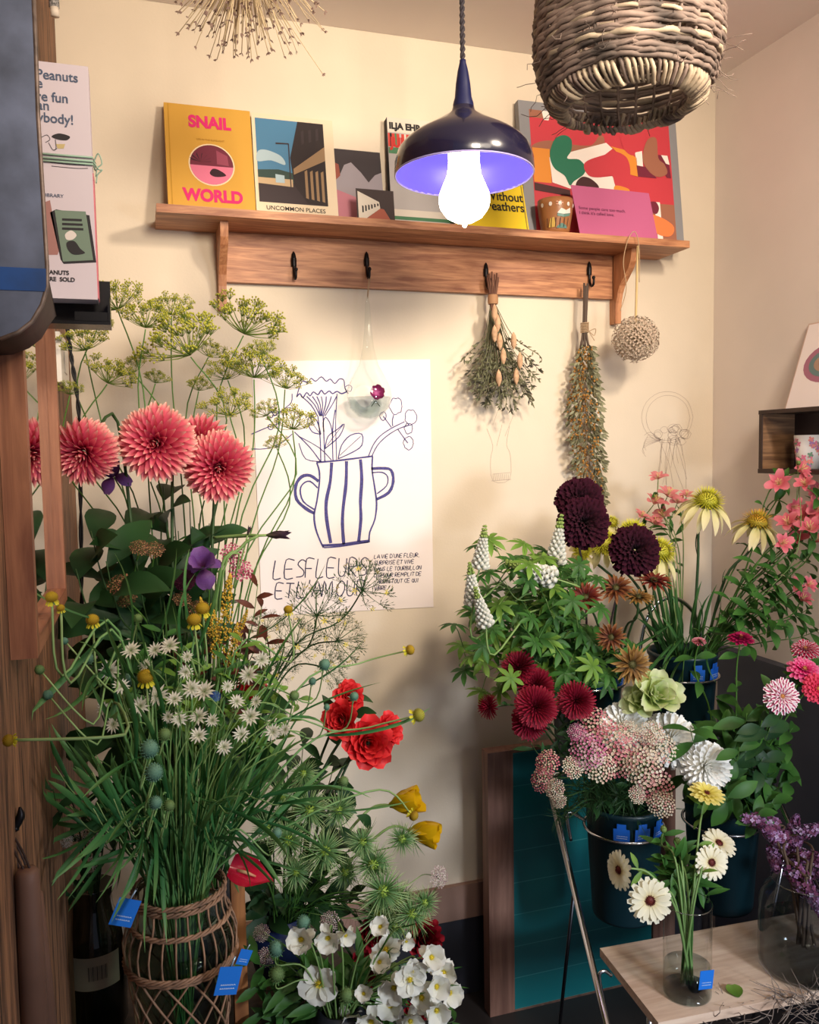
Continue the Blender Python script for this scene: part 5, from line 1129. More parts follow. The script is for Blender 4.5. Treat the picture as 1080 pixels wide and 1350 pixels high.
# ------------------------------------------------------------------ stems, leaves and whole flowers
def safe(x, y, d, r=.012):
    p = P(x, y, d)
    while p.x < XL+r and d < 1.3: d += .02; p = P(x, y, d)
    return p, d
def pathpts(base, hd, fc, via=None, k=.35):
    L = (hd-base).length
    if via: return curve([base]+[V(v) for v in via]+[hd-fc*L*.12, hd], 5)
    return bez(base, base+V((0, 0, L*k)), hd-fc*L*.28, hd, 12)
def leaf_on(mb, o, d, up, L, W, droop=-.8, shp='leaf', nu=7, fold=.35, tw=0.):
    mb.petal(o, d, up, L, W, fold, droop, shp, nu, 3, True, tw)
def foliage(mb, pts, kind, n, size, t0=.25, t1=.95):
    N = len(pts)-1
    for i in range(n):
        t = t0+(t1-t0)*(i+random.uniform(.1, .9))/n; f = t*N; j = min(int(f), N-1); p = pts[j].lerp(pts[j+1], f-j); tg = (pts[j+1]-pts[j]).normalized()
        a = i*GA+random.uniform(-.4, .4); s1 = perp(tg); s2 = tg.cross(s1); out = (s1*cos(a)+s2*sin(a))
        if kind == 'strap':
            d = (out*.5+tg*.9+V((0, 0, .1))).normalized(); leaf_on(mb, p, d, out.cross(tg).cross(d)*-1, size*random.uniform(.7, 1.25), size*.052, random.uniform(-1.3, -.1), 'strap', 9, .5, random.uniform(-.6, .6))
        elif kind == 'palm':
            d = (out+tg*.3+V((0, 0, .25))).normalized(); e = p+d*size*.9; mb.tube([p, p+d*size*.5+V((0, 0, size*.1)), e], size*.018, 4, False)
            up = (camup(.8)+d*.35).normalized(); x1 = perp(up); x2 = up.cross(x1)
            for q in range(7): b = q*2*pi/7; leaf_on(mb, e, (x1*cos(b)+x2*sin(b)-up*.15).normalized(), up, size*.62, size*.22, -.5, 'leaf', 5)
        elif kind == 'pair':
            for s_ in (-1, 1):
                d = (out*s_+tg*.25).normalized(); leaf_on(mb, p, d, camup(), size*random.uniform(.8, 1.1), size*.42, -.8, 'leaf', 7, .3)
        elif kind == 'broad':
            d = (out+tg*.45+V((0, 0, .1))).normalized(); leaf_on(mb, p, d, camup(1.2), size*random.uniform(.8, 1.15), size*.42, random.uniform(-1.1, -.4), 'leaf', 9, .28)
        elif kind == 'small':
            d = (out+tg*.5).normalized(); leaf_on(mb, p, d, camup(), size*random.uniform(.7, 1.2), size*.3, -.4, 'leaf', 5, .3)
        elif kind == 'thread':
            for q in range(6):
                d = (out+tg*.6+V([random.uniform(-.6, .6) for _ in range(3)])).normalized(); mb.petal(p, d, tg, size*random.uniform(.6, 1.1), size*.03, .2, random.uniform(-.8, .4), 'needle', 4)
def clampx(mb, base):
    a, b_, c_ = XL+.004-base.x, -.004-base.y, XR-.036-base.x
    mb.v = [(min(max(x, a), c_), min(y, b_), z) for x, y, z in mb.v]
def flower(kind, x, y, r, d, base, label, name, cat, group=None, face=None, sr=.0018, sm=None, lv=None, lm=None, via=None, spin=None, size=None, k=.35, camf=.75, parts=True):
    """x,y,r in photo pixels at depth d; lv=(kind, count, size)"""
    hp, d = safe(x, y, d, .01); R = size or r*MP(x, y, d)
    tc = (CAM-hp).normalized()
    if face is None: fc = (tc*camf+V((0, 0, 1))*(1-camf)).normalized()
    else: fc = (_r*face[0]+_u*face[1]-_f*face[2]).normalized()
    base = V(base); t = thing(name, base, label, cat, group)
    off = {'helen': .5, 'pod': .6, 'dahlia': .25, 'mum': .2, 'rose': .45, 'lisi': .45, 'peony': .35, 'ach': .6, 'lilac': 1.0, 'lupin': 1.0, 'plume': 1.0, 'tulip': .55, 'greenbud': .6, 'bud': .7, 'nig': .2}.get(kind.split(':')[0], .05)
    sp = hp-fc*R*off
    pts = pathpts(base, sp, fc, via, k); pl_ = [p-base for p in pts]
    MB().tube(pl_, [sr*(1.15-.35*i/(len(pl_)-1)) for i in range(len(pl_))], 6).build('stem', sm or M_STEM, t)
    if lv:
        mb = MB(); foliage(mb, pl_, *lv); clampx(mb, base); mb.build('leaves', lm or M_LEAF, t)
    q = fc.to_track_quat('Z', 'Y') @ Quaternion((0, 0, 1), random.uniform(0, 6.28) if spin is None else spin)
    first = None
    for nm, me in head(kind):
        o = link(nm, me, t, hp-base); o.rotation_mode = 'QUATERNION'; o.rotation_quaternion = q; o.scale = (R, R, R)
    return t
def leafy(x, y, d, base, lv, label, name='foliage_spray', cat='foliage', group=None, lm=None, sm=None, sr=.0018, via=None, bend=(0, 0, 1)):
    hp, d = safe(x, y, d); base = V(base); t = thing(name, base, label, cat, group)
    pts = pathpts(base, hp, V(bend).normalized(), via); pl_ = [p-base for p in pts]
    MB().tube(pl_, [sr*(1.2-.8*i/(len(pl_)-1)) for i in range(len(pl_))], 5).build('stem', sm or M_STEM, t)
    mb = MB(); foliage(mb, pl_, *lv); clampx(mb, base); mb.build('leaves', lm or M_LEAF, t); return t
# ================================================================== PLACING THE FLOWERS
def inv(c, rm, hp, dep, bulge=.06, up=.45):
    dx = V((hp.x-c.x, hp.y-c.y, 0)); L = dx.length; u = dx/L if L > 1e-5 else V((0, 0, 0)); off = min(L*.25+.005, rm*.75)
    j = V((random.uniform(-.25, .25)*rm, random.uniform(-.25, .25)*rm, 0))
    nk = c+u*off+j*.8; base = c-u*off*.35+j+V((0, 0, -dep)); H_ = max(.14, hp.z-c.z)
    m = nk.lerp(hp, .5)+V((0, 0, bulge*H_*1.2))-u*L*.06
    return base, [nk, m]
def put(kind, x, y, r, d, c, rm, dep, label, name, cat, group=None, bulge=.12, **k):
    hp, d2 = safe(x, y, d); base, via = inv(c, rm, hp, dep, bulge); return flower(kind, x, y, r, d2, base, label, name, cat, group, via=via, **k)
def spray(x, y, d, c, rm, dep, lv, label, bulge=.15, **k):
    hp, d2 = safe(x, y, d); base, via = inv(c, rm, hp, dep, bulge); k.setdefault('bend', tuple((hp-c).normalized()+V((0, 0, .2)))); return leafy(x, y, d2, base, lv, label, via=via, **k)
random.seed(100)
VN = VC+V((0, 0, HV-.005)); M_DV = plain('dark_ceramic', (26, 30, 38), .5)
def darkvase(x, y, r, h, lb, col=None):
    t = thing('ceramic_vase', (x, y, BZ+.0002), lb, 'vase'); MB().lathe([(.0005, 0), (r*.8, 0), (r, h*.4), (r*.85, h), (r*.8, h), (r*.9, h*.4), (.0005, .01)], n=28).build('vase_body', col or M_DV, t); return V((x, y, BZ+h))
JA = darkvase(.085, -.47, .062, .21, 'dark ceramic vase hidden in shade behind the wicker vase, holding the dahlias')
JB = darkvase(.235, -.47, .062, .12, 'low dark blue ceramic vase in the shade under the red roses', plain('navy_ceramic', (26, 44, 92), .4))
JC = V((P(122, 1166, .52).x, -.52, P(122, 1166, .52).z))
# ---- dahlias
for x, y, r, d, lb, f in ((207, 584, 51, .58, 'large salmon pink dahlia, topmost of the bunch in front of the wall', (.1, -.15, 1)), (265, 585, 40, .46, 'salmon pink dahlia half hidden behind the two front dahlias', (-.1, .3, 1)),
                          (288, 615, 47, .54, 'large salmon pink dahlia, rightmost of the bunch near the poster', (.25, -.35, 1)), (112, 595, 44, .60, 'large salmon pink dahlia beside the oak mirror frame', (-.1, -.5, 1))):
    put('dahlia', x, y, r, d, JA, .05, .17, lb, 'dahlia', 'flower', 'salmon dahlias', face=f, sr=.0035, sm=M_STEM_D, spin=.3, lv=('broad', 3, .09, .3, .62), lm=M_LEAF_D)
# ---- broad dark foliage behind
for x, y, d in ((120, 700, .56), (165, 690, .50), (180, 740, .6), (210, 780, .58), (140, 740, .62), (230, 860, .56), (280, 900, .52), (160, 880, .6), (200, 920, .62), (260, 960, .6), (320, 900, .46), (290, 960, .56), (130, 930, .62), (180, 980, .66), (330, 980, .52), (240, 800, .52), (205, 720, .52), (100, 750, .6), (150, 790, .5), (235, 745, .5), (190, 835, .48), (120, 850, .52), (215, 640, .44), (260, 720, .42)):
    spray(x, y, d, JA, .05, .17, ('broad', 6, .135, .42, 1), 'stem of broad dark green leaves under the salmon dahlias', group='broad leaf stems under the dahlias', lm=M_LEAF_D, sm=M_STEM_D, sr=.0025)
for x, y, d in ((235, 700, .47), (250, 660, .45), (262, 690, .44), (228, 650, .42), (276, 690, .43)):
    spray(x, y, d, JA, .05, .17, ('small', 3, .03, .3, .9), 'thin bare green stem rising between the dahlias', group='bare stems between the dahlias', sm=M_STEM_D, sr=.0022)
# ---- fennel
UM = [(155, 408, 34, .40), (192, 432, 34, .42), (250, 468, 52, .40), (322, 440, 44, .36), (335, 498, 36, .40), (376, 512, 27, .34), (112, 462, 30, .34), (142, 505, 30, .38), (303, 548, 32, .42), (386, 566, 28, .38), (226, 415, 26, .32), (352, 548, 18, .38), (176, 492, 20, .34), (300, 500, 26, .32), (130, 430, 18, .3), (275, 470, 20, .3), (205, 505, 16, .3), (345, 470, 20, .42), (92, 520, 16, .36), (365, 590, 15, .4), (262, 515, 16, .3)]
for i, (x, y, r, d) in enumerate(UM):
    lb = {0: 'yellow green fennel umbel highest at the left, under the black tray', 2: 'large yellow green fennel umbel standing above the dahlias', 3: 'feathery fennel umbel reaching highest right, left of the poster top'}.get(i, 'airy yellow green fennel umbel in front of the cream wall')
    put('umbel', x, y, r*1.22, d, JA, .05, .17, lb, 'fennel_umbel', 'flower', 'fennel flowers above the dahlias' if i not in (0, 2, 3) else None, face=(random.uniform(-.5, .5), 1, random.uniform(0, .6)), sr=.0017, sm=M_STEM, bulge=.1)
# ---- irises, stock, buds, plume
put('iris', 150, 628, 25, .50, JA, .05, .17, 'violet iris bloom between the two left dahlias', 'iris', 'flower', face=(0, .6, .8), sm=M_STEM)
put('iris', 268, 748, 30, .62, JA, .05, .17, 'violet iris bloom below the right dahlias beside the pink stock', 'iris', 'flower', face=(.1, .6, .9), sm=M_STEM)
put('scab', 243, 765, 13, .62, JA, .05, .17, 'small dark purple flower head beside the lower violet iris', 'scabiosa', 'flower')
flower('bud', 366, 705, 22, .60, JA+V((0, 0, -.15)), 'dark closed iris bud on a curved stem in front of the poster', 'iris_bud', 'flower', face=(1, .05, .2), sr=.003, sm=M_STEM_P, via=[JA+V((.02, -.02, 0)), P(285, 790, .6), P(318, 722, .6), P(338, 706, .6)])
flower('bud', 328, 700, 9, .60, JA+V((0, 0, -.15)), 'small upright green sheath beside the curved iris bud stem', 'iris_bud', 'flower', face=(.3, 1, .2), sr=.002, sm=M_STEM_P, via=[JA+V((.02, -.02, 0)), P(290, 790, .6), P(315, 730, .6)])
for x, y, r, lb in ((306, 730, 15, 'pink stock cluster right of the violet iris, upper one'), (318, 752, 15, 'pink stock cluster beside the poster edge, lower one')):
    put('ach:stock', x, y, r, .58, JA, .05, .17, lb, 'stock', 'flower', face=(.2, .5, 1))
for i, (x, y, r) in enumerate(((158, 770, 17), (203, 725, 14), (184, 722, 13), (168, 790, 14), (262, 802, 14), (282, 838, 15), (240, 790, 12))):
    put('ach:brown', x, y, r, .62, JA, .05, .17, 'brown faded flower cluster among the leaves above the wicker vase', 'sedum', 'flower', 'faded brown clusters', face=(random.uniform(-.4, .4), .8, .8), sr=.002)
for x, y, r, rx in ((298, 800, 44, .15), (283, 832, 36, -.1), (308, 850, 30, .2), (272, 812, 26, -.3), (318, 826, 24, .4)):
    put('plume', x, y, r, .64, JA, .05, .17, 'golden yellow fluffy plume left of the poster foot', 'goldenrod', 'flower', 'golden plumes', face=(rx, 1, .1))
for i, (x, y) in enumerate(((345, 800), (330, 830), (352, 840), (300, 880), (262, 850), (340, 770), (225, 830), (245, 880))):
    spray(x, y, .58, JA, .05, .17, ('small', 9, .045, .55, 1), 'sprig with reddish brown pointed leaves left of the poster foot', group='reddish leaf sprigs', lm=petal_mat('reddish_leaf', [(0, (70, 40, 30)), (.6, (104, 54, 40)), (1, (84, 40, 34))], .5, .2), sr=.0015)
for i, (x, y) in enumerate(((215, 830), (240, 850), (262, 870), (300, 870), (330, 870), (350, 900), (200, 870), (320, 840), (355, 860), (280, 880), (235, 890), (372, 900), (180, 850), (395, 920), (310, 920), (345, 940), (150, 870), (270, 930))):
    spray(x, y, .66+.03*(i % 4), VN, .05, HV-.06, ('small', 12, .036, .5, 1), 'fresh green sprig with narrow leaves among the white astrantias', group='fresh green sprigs', lm=M_LEAF_L if i % 3 else M_LEAF, sm=M_STEM_P, sr=.0013)
put('ach:blue', 284, 918, 7, .84, VN, .05, HV-.06, 'tiny bright blue bloom among the white astrantias', 'cornflower', 'flower', face=(.2, .5, 1), sr=.001)
# ---- seed umbels in front of the poster
for x, y, r, d, f in ((478, 778, 40, .56, (.5, .7, .6)), (418, 812, 42, .58, (.3, .8, .6)), (445, 845, 36, .60, (.8, .3, .6)), (390, 850, 36, .58, (.4, .7, .6)), (365, 880, 30, .58, (.3, .6, .8)), (430, 880, 28, .58, (.9, .1, .5)), (350, 830, 26, .52, (0, 1, .4))):
    put('seedumbel', x, y, r, d, JA, .05, .17, 'fennel seed umbel with small yellow stars in front of the poster foot', 'seeding_umbel', 'flower', 'seeding umbels at the poster foot', face=f, sr=.0018, sm=M_STEM_D, bulge=.2)
# ---- astrantia and white fillers
AS = [(145, 884, 15), (173, 858, 14), (205, 857, 12), (224, 852, 15), (192, 877, 10), (245, 886, 11), (253, 908, 14), (270, 912, 16), (208, 918, 17), (185, 931, 14), (160, 905, 12), (230, 922, 12), (262, 945, 14), (236, 948, 12), (150, 955, 13), (222, 945, 9), (330, 945, 15), (328, 890, 14), (360, 965, 12), (376, 962, 9), (345, 870, 12), (136, 934, 10), (262, 970, 13), (318, 968, 12), (280, 950, 10), (300, 905, 9), (247, 866, 9), (312, 925, 11), (295, 985, 12), (338, 925, 9)]
for i, (x, y, r) in enumerate(AS):
    put('astr', x, y, r, .84+.03*(i % 4), VN, .055, HV-.06, 'small white star-shaped astrantia among the green stems above the wicker vase', 'astrantia', 'flower', 'white astrantias', face=(random.uniform(-.4, .4), random.uniform(.2, 1), 1), sr=.0011, sm=M_STEM_P)
for x, y, r in ((112, 1098, 14), (88, 1108, 9), (122, 1085, 10), (118, 1140, 10), (126, 1108, 10)):
    put('ach:white', x, y, r, .60, JC, .03, .12, 'small white blossom cluster in the shade above the dark jar', 'white_blossom', 'flower', 'white blossoms above the dark jar', face=(0, .3, 1), sr=.0015, sm=M_STEM_D)
for x, y in ((95, 1180), (150, 1080), (105, 1060), (70, 1040), (140, 1020)):
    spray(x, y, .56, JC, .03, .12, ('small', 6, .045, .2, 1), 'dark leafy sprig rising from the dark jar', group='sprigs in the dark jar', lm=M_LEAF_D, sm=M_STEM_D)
flower('rose', 322, 915, 12, .50, JA+V((0, 0, -.15)), 'small red bloom half hidden among green stems left of the red roses', 'rose', 'flower', face=(.1, .3, 1))
flower('rose', 342, 912, 11, .49, JA+V((0, 0, -.15)), 'small red bloom behind white astrantias left of the red roses', 'rose', 'flower', face=(.3, .5, 1))
# ---- stems of the wicker vase: heleniums, scabious pods, straps
HL = [(68, 788, 11, .98, 'helen', 'yellow helenium ball in front of the oak mirror foot'), (80, 802, 7, .98, 'helen', 'tiny brown helenium ball just below the one at the mirror foot'), (122, 818, 11, .90, 'helen', 'yellow helenium ball right of the oak mirror foot'), (192, 893, 14, .88, 'helen', 'large mustard helenium ball in the middle of the white astrantias'),
      (267, 803, 12, .80, 'helen', 'yellow helenium ball right below the lower violet iris, upper of a pair'), (256, 818, 12, .84, 'helen', 'yellow helenium ball with drooping petals, lower of a pair'), (380, 804, 8, .74, 'helen', 'small helenium ball in front of the poster lettering'),
      (12, 976, 11, 1.02, 'helen', 'dark helenium ball at the left edge in front of the planks'), (540, 857, 9, .70, 'helen', 'lone yellow helenium ball on a long arching stem right of the poster'), (551, 943, 12, .74, 'helen:green', 'greenish helenium ball on a stem passing the red roses'), (545, 1075, 9, .80, 'helen', 'helenium ball beside the yellow tulips on a long arching stem')]
for x, y, r, d, k_, lb in HL:
    put(k_, x, y, r, d, VN, .055, HV-.06, lb, 'helenium', 'flower', face=((-1, .1, .6) if x < 30 else (1, .3, .2) if x > 500 and y < 1000 else (.8, -.5, .3) if x > 500 else (0, 1, .3)), sr=.0019, sm=M_STEM_B, lv=('strap', 4, .17, .15, .6), lm=M_LEAF_B, bulge=.3)
PD = [(52, 883, 8, .98), (63, 916, 8, .96), (170, 895, 9, .80), (236, 913, 9, .82), (197, 987, 14, .96), (203, 1018, 14, .98), (217, 968, 10, .92), (428, 876, 9, .80), (412, 898, 6, .78), (388, 917, 8, .78), (467, 918, 7, .80), (431, 932, 5, .78), (453, 1030, 8, .84), (365, 1098, 8, .84), (116, 868, 9, .78), (182, 815, 7, .74), (85, 845, 6, .92), (205, 1058, 10, .98), (223, 1062, 9, .96)]
for i, (x, y, r, d) in enumerate(PD):
    lb = {4: 'blue green scabious pod in front centre, upper of two', 5: 'blue green scabious pod in front centre, lower of two', 10: 'scabious pod in front of the topmost red rose', 12: 'scabious pod on a stem crossing under the red roses'}.get(i, 'round blue green scabious pod on a thin stem from the wicker vase')
    put('pod' if i % 3 else 'pod:g', x, y, r, d, VN, .055, HV-.06, lb, 'scabious_pod', 'flower', None if i in (4, 5, 10, 12) else 'scabious pods of the wicker vase', face=((-.6, .8, .3) if x < 100 else (.3, .8, .5)), sr=.0015, sm=M_STEM_B, lv=('strap', 3, .15, .15, .6), lm=M_LEAF_B, bulge=.3)
for i in range(38):
    a = random.uniform(-1.0, 1.0); L = random.uniform(.5, 1); x = 230+a*190*L+random.uniform(-20, 20); y = 1160-L*(185-60*abs(a))+random.uniform(-25, 25)
    x = min(x, 408); d = random.uniform(.66, .98)
    spray(x, y, d, VN, .055, HV-.05, ('strap', 6, random.uniform(.10, .16), .10, .85), 'green stem with long narrow leaves rising from the wicker vase', bulge=.2, lm=M_LEAF_B, sm=M_STEM_B, group='long-leaved stems in the wicker vase', name='grass_tuft', sr=.0016)
# ---- roses, tulips, nigella, anthurium
for x, y, r, d, lb, f in ((460, 918, 18, .50, 'scarlet rose, topmost of the four', (.2, .5, .9)), (449, 950, 22, .56, 'scarlet rose, leftmost of the four', (-.3, .2, 1)), (486, 980, 29, .58, 'large scarlet rose, lowest and biggest of the four', (.2, .1, 1)), (512, 962, 19, .56, 'scarlet rose, rightmost of the four', (.7, .3, .9))):
    put('rose', x, y, r, d, JB, .05, .1, lb, 'rose', 'flower', 'scarlet roses', face=f, sr=.003, sm=M_STEM_D, lv=('broad', 5, .065, .4, .9), lm=M_LEAF_D, spin=1)
put('tulip:yellow', 531, 1058, 31, .50, JB, .05, .1, 'mustard yellow tulip, upper of the pair leaning right', 'tulip', 'flower', face=(1, .3, .3), sr=.003, sm=M_STEM_P, lv=('broad', 2, .09, .3, .6), lm=M_LEAF_D)
put('tulip:yellow', 556, 1097, 30, .54, JB, .05, .1, 'mustard yellow tulip, lower of the pair with a feathery collar', 'tulip', 'flower', face=(1, .0, .35), sr=.003, sm=M_STEM_P)
put('anth', 326, 1154, 29, .72, JB, .05, .1, 'glossy red anthurium spathe beside the neck of the wicker vase', 'anthurium', 'flower', face=(.5, .6, .7), spin=4.0)
NG = [(408, 1068, 26), (380, 1108, 25), (428, 1122, 27), (446, 1068, 22), (492, 1140, 26), (505, 1175, 30), (498, 1208, 28), (524, 1188, 24), (543, 1205, 24), (520, 1222, 20), (530, 1106, 20), (372, 1050, 18), (400, 1020, 18), (352, 1090, 18), (478, 1110, 20), (455, 1150, 20), (390, 1150, 20), (560, 1190, 18)]
for i, (x, y, r) in enumerate(NG):
    put('nig', x, y, r*1.2, .56+.04*(i % 3), JB, .05, .1, 'pale green spidery nigella head below the red roses', 'nigella', 'flower', 'green nigella heads', face=(random.uniform(-.5, .5), random.uniform(0, .8), 1), sr=.0013, sm=M_STEM, lv=('thread', 8, .05, .3, .95), lm=M_LEAF)
for x, y, d in ((440, 1010, .5), (470, 1060, .5), (490, 1090, .48), (415, 1045, .46), (455, 1100, .46), (400, 980, .46), (380, 1010, .46), (360, 1060, .48), (350, 1130, .5), (430, 1160, .48), (395, 1190, .52), (350, 1210, .5), (460, 1190, .46), (375, 1240, .5), (330, 1180, .5), (440, 1230, .5)):
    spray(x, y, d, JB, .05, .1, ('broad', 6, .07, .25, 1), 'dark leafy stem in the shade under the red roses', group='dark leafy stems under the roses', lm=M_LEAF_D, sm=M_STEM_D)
# ---- bottom white flowers and dark red peonies
for x, y, r, lb in ((560, 1237, 27, 'dark red peony at the right of the white flowers'), (478, 1282, 28, 'dark red peony behind the white flowers, lowest'), (492, 1232, 24, 'dark red peony behind the white flowers, upper left'), (548, 1335, 18, 'dark red peony at the bottom edge under the white flowers')):
    put('peony', x, y, r, .56, JB, .05, .1, lb, 'peony', 'flower', face=(.2, .4, 1), sr=.003, sm=M_STEM_D, bulge=.35)
WD = thing('ceramic_vase', (.30, -.70, BZ+.0002), 'small dark vase at the bottom under the white flowers', 'vase'); MB().lathe([(.0005, 0), (.04, 0), (.05, .035), (.036, .055), (.032, .055), (.045, .035), (.0005, .01)], n=24).build('vase_body', M_DV, WD); JD = V((.30, -.70, BZ+.055))
WF = [(421, 1296, 23, 0), (398, 1238, 19, 1), (433, 1235, 18, 1), (502, 1222, 14, 1), (508, 1250, 18, 0), (500, 1268, 15, 1), (520, 1300, 20, 1), (540, 1290, 19, 0), (515, 1325, 20, 1), (555, 1315, 20, 1), (575, 1300, 18, 1), (568, 1262, 18, 1), (585, 1282, 18, 1), (592, 1308, 17, 1), (575, 1330, 19, 1), (545, 1278, 15, 0), (460, 1340, 18, 1), (490, 1345, 20, 1), (455, 1232, 13, 1), (535, 1240, 11, 1), (540, 1345, 18, 1), (480, 1310, 12, 1)]
for i, (x, y, r, o) in enumerate(WF):
    lb = 'open white flower with yellow centre, left of the white bunch at the bottom' if i == 0 else 'crumpled white flower in the bunch at the bottom edge'
    put('white5' if not o else 'white5:closed', x, y, r*1.22, .72+.03*(i % 4), JD, .03, .07, lb, 'white_flower', 'flower', None if i == 0 else 'crumpled white flowers', face=(random.uniform(-.4, .5), random.uniform(-.3, .6), 1) if i else (0, .1, 1), sr=.0017, sm=M_STEM_P, lv=('strap', 2, .05, .4, .9), lm=M_LEAF)
for i, (x, y, r) in enumerate(((364, 1250, 12), (365, 1284, 12), (400, 1216, 11), (457, 1312, 12), (534, 1280, 11), (520, 1275, 7))):
    put('pod:g' if i % 2 else 'pod', x, y, r, .74, JD, .03, .07, 'pale green scabious pod among the white flowers at the bottom', 'scabious_pod', 'flower', 'scabious pods in the white bunch', face=(0, 1, .4), sr=.0014, sm=M_STEM_P)
flower('ach:blush', 579, 1156, 14, .60, JB+V((0, 0, -.1)), 'lone greyish white scabious head right of the nigella on a curved stem', 'scabious', 'flower', face=(.6, .3, .9), sr=.001, sm=M_STEM_P, via=[JB, P(470, 1210, .6), P(540, 1165, .6)])
for x, y, r in ((435, 1215, 13), (350, 1262, 12), (345, 1230, 11)):
    put('ach:blush', x, y, r, .62, JD, .03, .07, 'greyish mauve blossom cluster in the shade behind the white flowers', 'hydrangea', 'flower', 'mauve clusters in the shade', face=(0, .5, 1))
for x, y in ((380, 1320), (420, 1345), (350, 1330), (470, 1330), (400, 1270), (440, 1275), (340, 1300), (600, 1345), (510, 1300), (430, 1320), (400, 1340), (455, 1300), (370, 1290), (500, 1340), (360, 1345), (330, 1260), (480, 1265)):
    spray(x, y, .64, JD, .03, .07, ('small', 10, .06, .15, 1), 'dark green leafy sprig under the white flowers at the bottom', group='leafy sprigs under the white flowers', lm=M_LEAF, sm=M_STEM_D)
# ================================================================== DRIED BUNCHES ON THE HOOKS
random.seed(55)
def bunch_root(px, py, d, name, lb):
    return thing(name, P(px, py, d), lb, 'dried flowers')
o = P(650, 395, .055); t = thing('dried_bouquet', o, 'spreading dried bouquet of grey green sprigs and bunny tails hanging from the shelf', 'dried flowers')
mb = MB()
for i in range(13):
    a = i*.48; mb.tube(curve([(.007*cos(a), .006*sin(a), -.03), (.007*cos(a), .006*sin(a), .0), (.016*cos(a), .010*sin(a), .058+random.uniform(-.01, .012))], 3), .0022, 5)
mb.build('woody_stalks', plain('brown_stalk', (112, 76, 60), .8), t)
MB().lathe([(.012, -.012), (.0135, -.008), (.0135, .008), (.012, .012)], n=16).build('paper_wrap', plain('kraft_tape', (172, 128, 92), .7), t)
mb = MB(); m2 = MB()
for i in range(75):
    tx = random.uniform(-1, 1); L = random.uniform(.15, .285)*(1-.15*abs(tx)); e = V((tx*.090+.022, random.uniform(-.05, .02), -L)); p0 = V((tx*.006, 0, -.01)); m_ = p0.lerp(e, .5)+V((-tx*.01, 0, -.02))
    pts = curve([p0, m_, e, e+V((tx*.012+random.uniform(-.012, .012), 0, -.018))], 4); mb.mi = 0; mb.tube(pts, .0009, 4, False)
    for k in range(16):
        f = .35+.65*random.random(); j = int(f*(len(pts)-2)); q = pts[j].lerp(pts[j+1], random.random()); dd = ((pts[j+1]-pts[j]).normalized()+V([random.uniform(-.9, .9) for _ in range(3)])).normalized(); mb.mi = random.choice([0, 0, 1]); mb.petal(q, dd, perp(dd), random.uniform(.010, .019), .0050, .3, .4, 'leaf', 3)
mb.mi = 0; mb.build('grey_green_sprigs', [plain('sage_sprig', (106, 106, 78), .8), plain('dark_sprig', (66, 62, 52), .8)], t)
mb = MB()
for x, z in ((-.012, -.040), (-.004, -.066), (-.012, -.092), (.002, -.112), (.010, -.15), (-.004, -.205), (.038, -.11), (.058, -.16), (.046, -.20)):
    mb.lathe([(.001, -.022), (.0065, -.012), (.0085, 0), (.006, .013), (.001, .022)], (x, -.045+.01*random.random(), z), 8)
mb.build('bunny_tails', plain('beige_bunny_tail', (196, 158, 124), .9, noise=.15, scale=80), t)
o = P(771, 432, .055); t = thing('dried_bouquet', o, 'long narrow dried bunch with ochre yellow flowers hanging from the last hook', 'dried flowers')
mb = MB()
for i in range(6):
    a = i*1.05; mb.tube(curve([(.012*cos(a), .01*sin(a), -.05), (.004*cos(a), .004*sin(a), 0), (.005*cos(a)+.004, .005*sin(a), .118-.008*(i % 3))], 4), .0030, 6)
mb.build('woody_stalks', plain('grey_stalk', (88, 72, 62), .8), t)
mb = MB()
for z in range(7): mb.tube([V((.0105*cos(a*.785), .0105*sin(a*.785), -.012+z*.004+.001*sin(a))) for a in range(8)], .0016, 5, closed=True)
mb.tube(curve([(.01, -.006, -.01), (.026, -.012, -.004), (.022, -.012, -.022), (.008, -.01, -.012), (.024, -.01, -.035)], 4), .0011, 5); mb.build('twine_wrap', M_TWINE, t)
mb = MB()
for i in range(1500):
    u = random.random(); w = (.014+.030*min(1, u*3.2))*(1-.45*max(0, (u-.75)/.25)); cx = .006+.028*u*u-.012*sin(u*3.1); a = random.uniform(0, 6.28); rr = w*random.random()**.5
    q = V((cx+rr*cos(a), rr*sin(a)*.9, -.045-u*.43)); dd = V((cos(a)*.7, sin(a)*.7, -1+random.uniform(-.3, .9))).normalized()
    mb.mi = 0 if random.random() > .62 else (1 if random.random() < .75 and cos(a) < .6 else 2)
    if mb.mi == 1: mb.ball(q+dd*.006, random.uniform(.0024, .0038), 5, 3)
    else: mb.petal(q, dd, perp(dd), random.uniform(.013, .024), .0085, .4, .5, 'leaf', 4)
mb.mi = 0; mb.build('dried_flowers', [plain('grey_green_dry_leaf', (118, 116, 88), .85), plain('ochre_dry_flower', (168, 118, 54), .85), plain('pale_sage_dry', (148, 146, 116), .85)], t)
# dried allium ball
hp = P(838, 447, .16); R = 30*MP(838, 447, .16); t = thing('dried_allium', hp, 'round beige dried allium head hanging from the shelf edge at the right bracket', 'dried flowers')
for nm, me in head('allium'): link(nm, me, t).scale = (R, R, R)
top = P(841, 322, .158)-hp
MB().tube(curve([(0, 0, R*.4), top*.6, top+V((0, 0, -.004))], 5), .0032, 7).build('dry_stalk', plain('straw_stalk', (206, 178, 126), .7), t)
q = [P(843, 372, .162), P(843, 330, .168), P(838, 306, .165), P(829, 314, .165), P(822, 345, .168), P(826, 380, .168), P(818, 410, .168)]
MB().tube(curve([p_-hp for p_ in q], 6), .0011, 5).build('hanging_twine', M_TWINE, t)
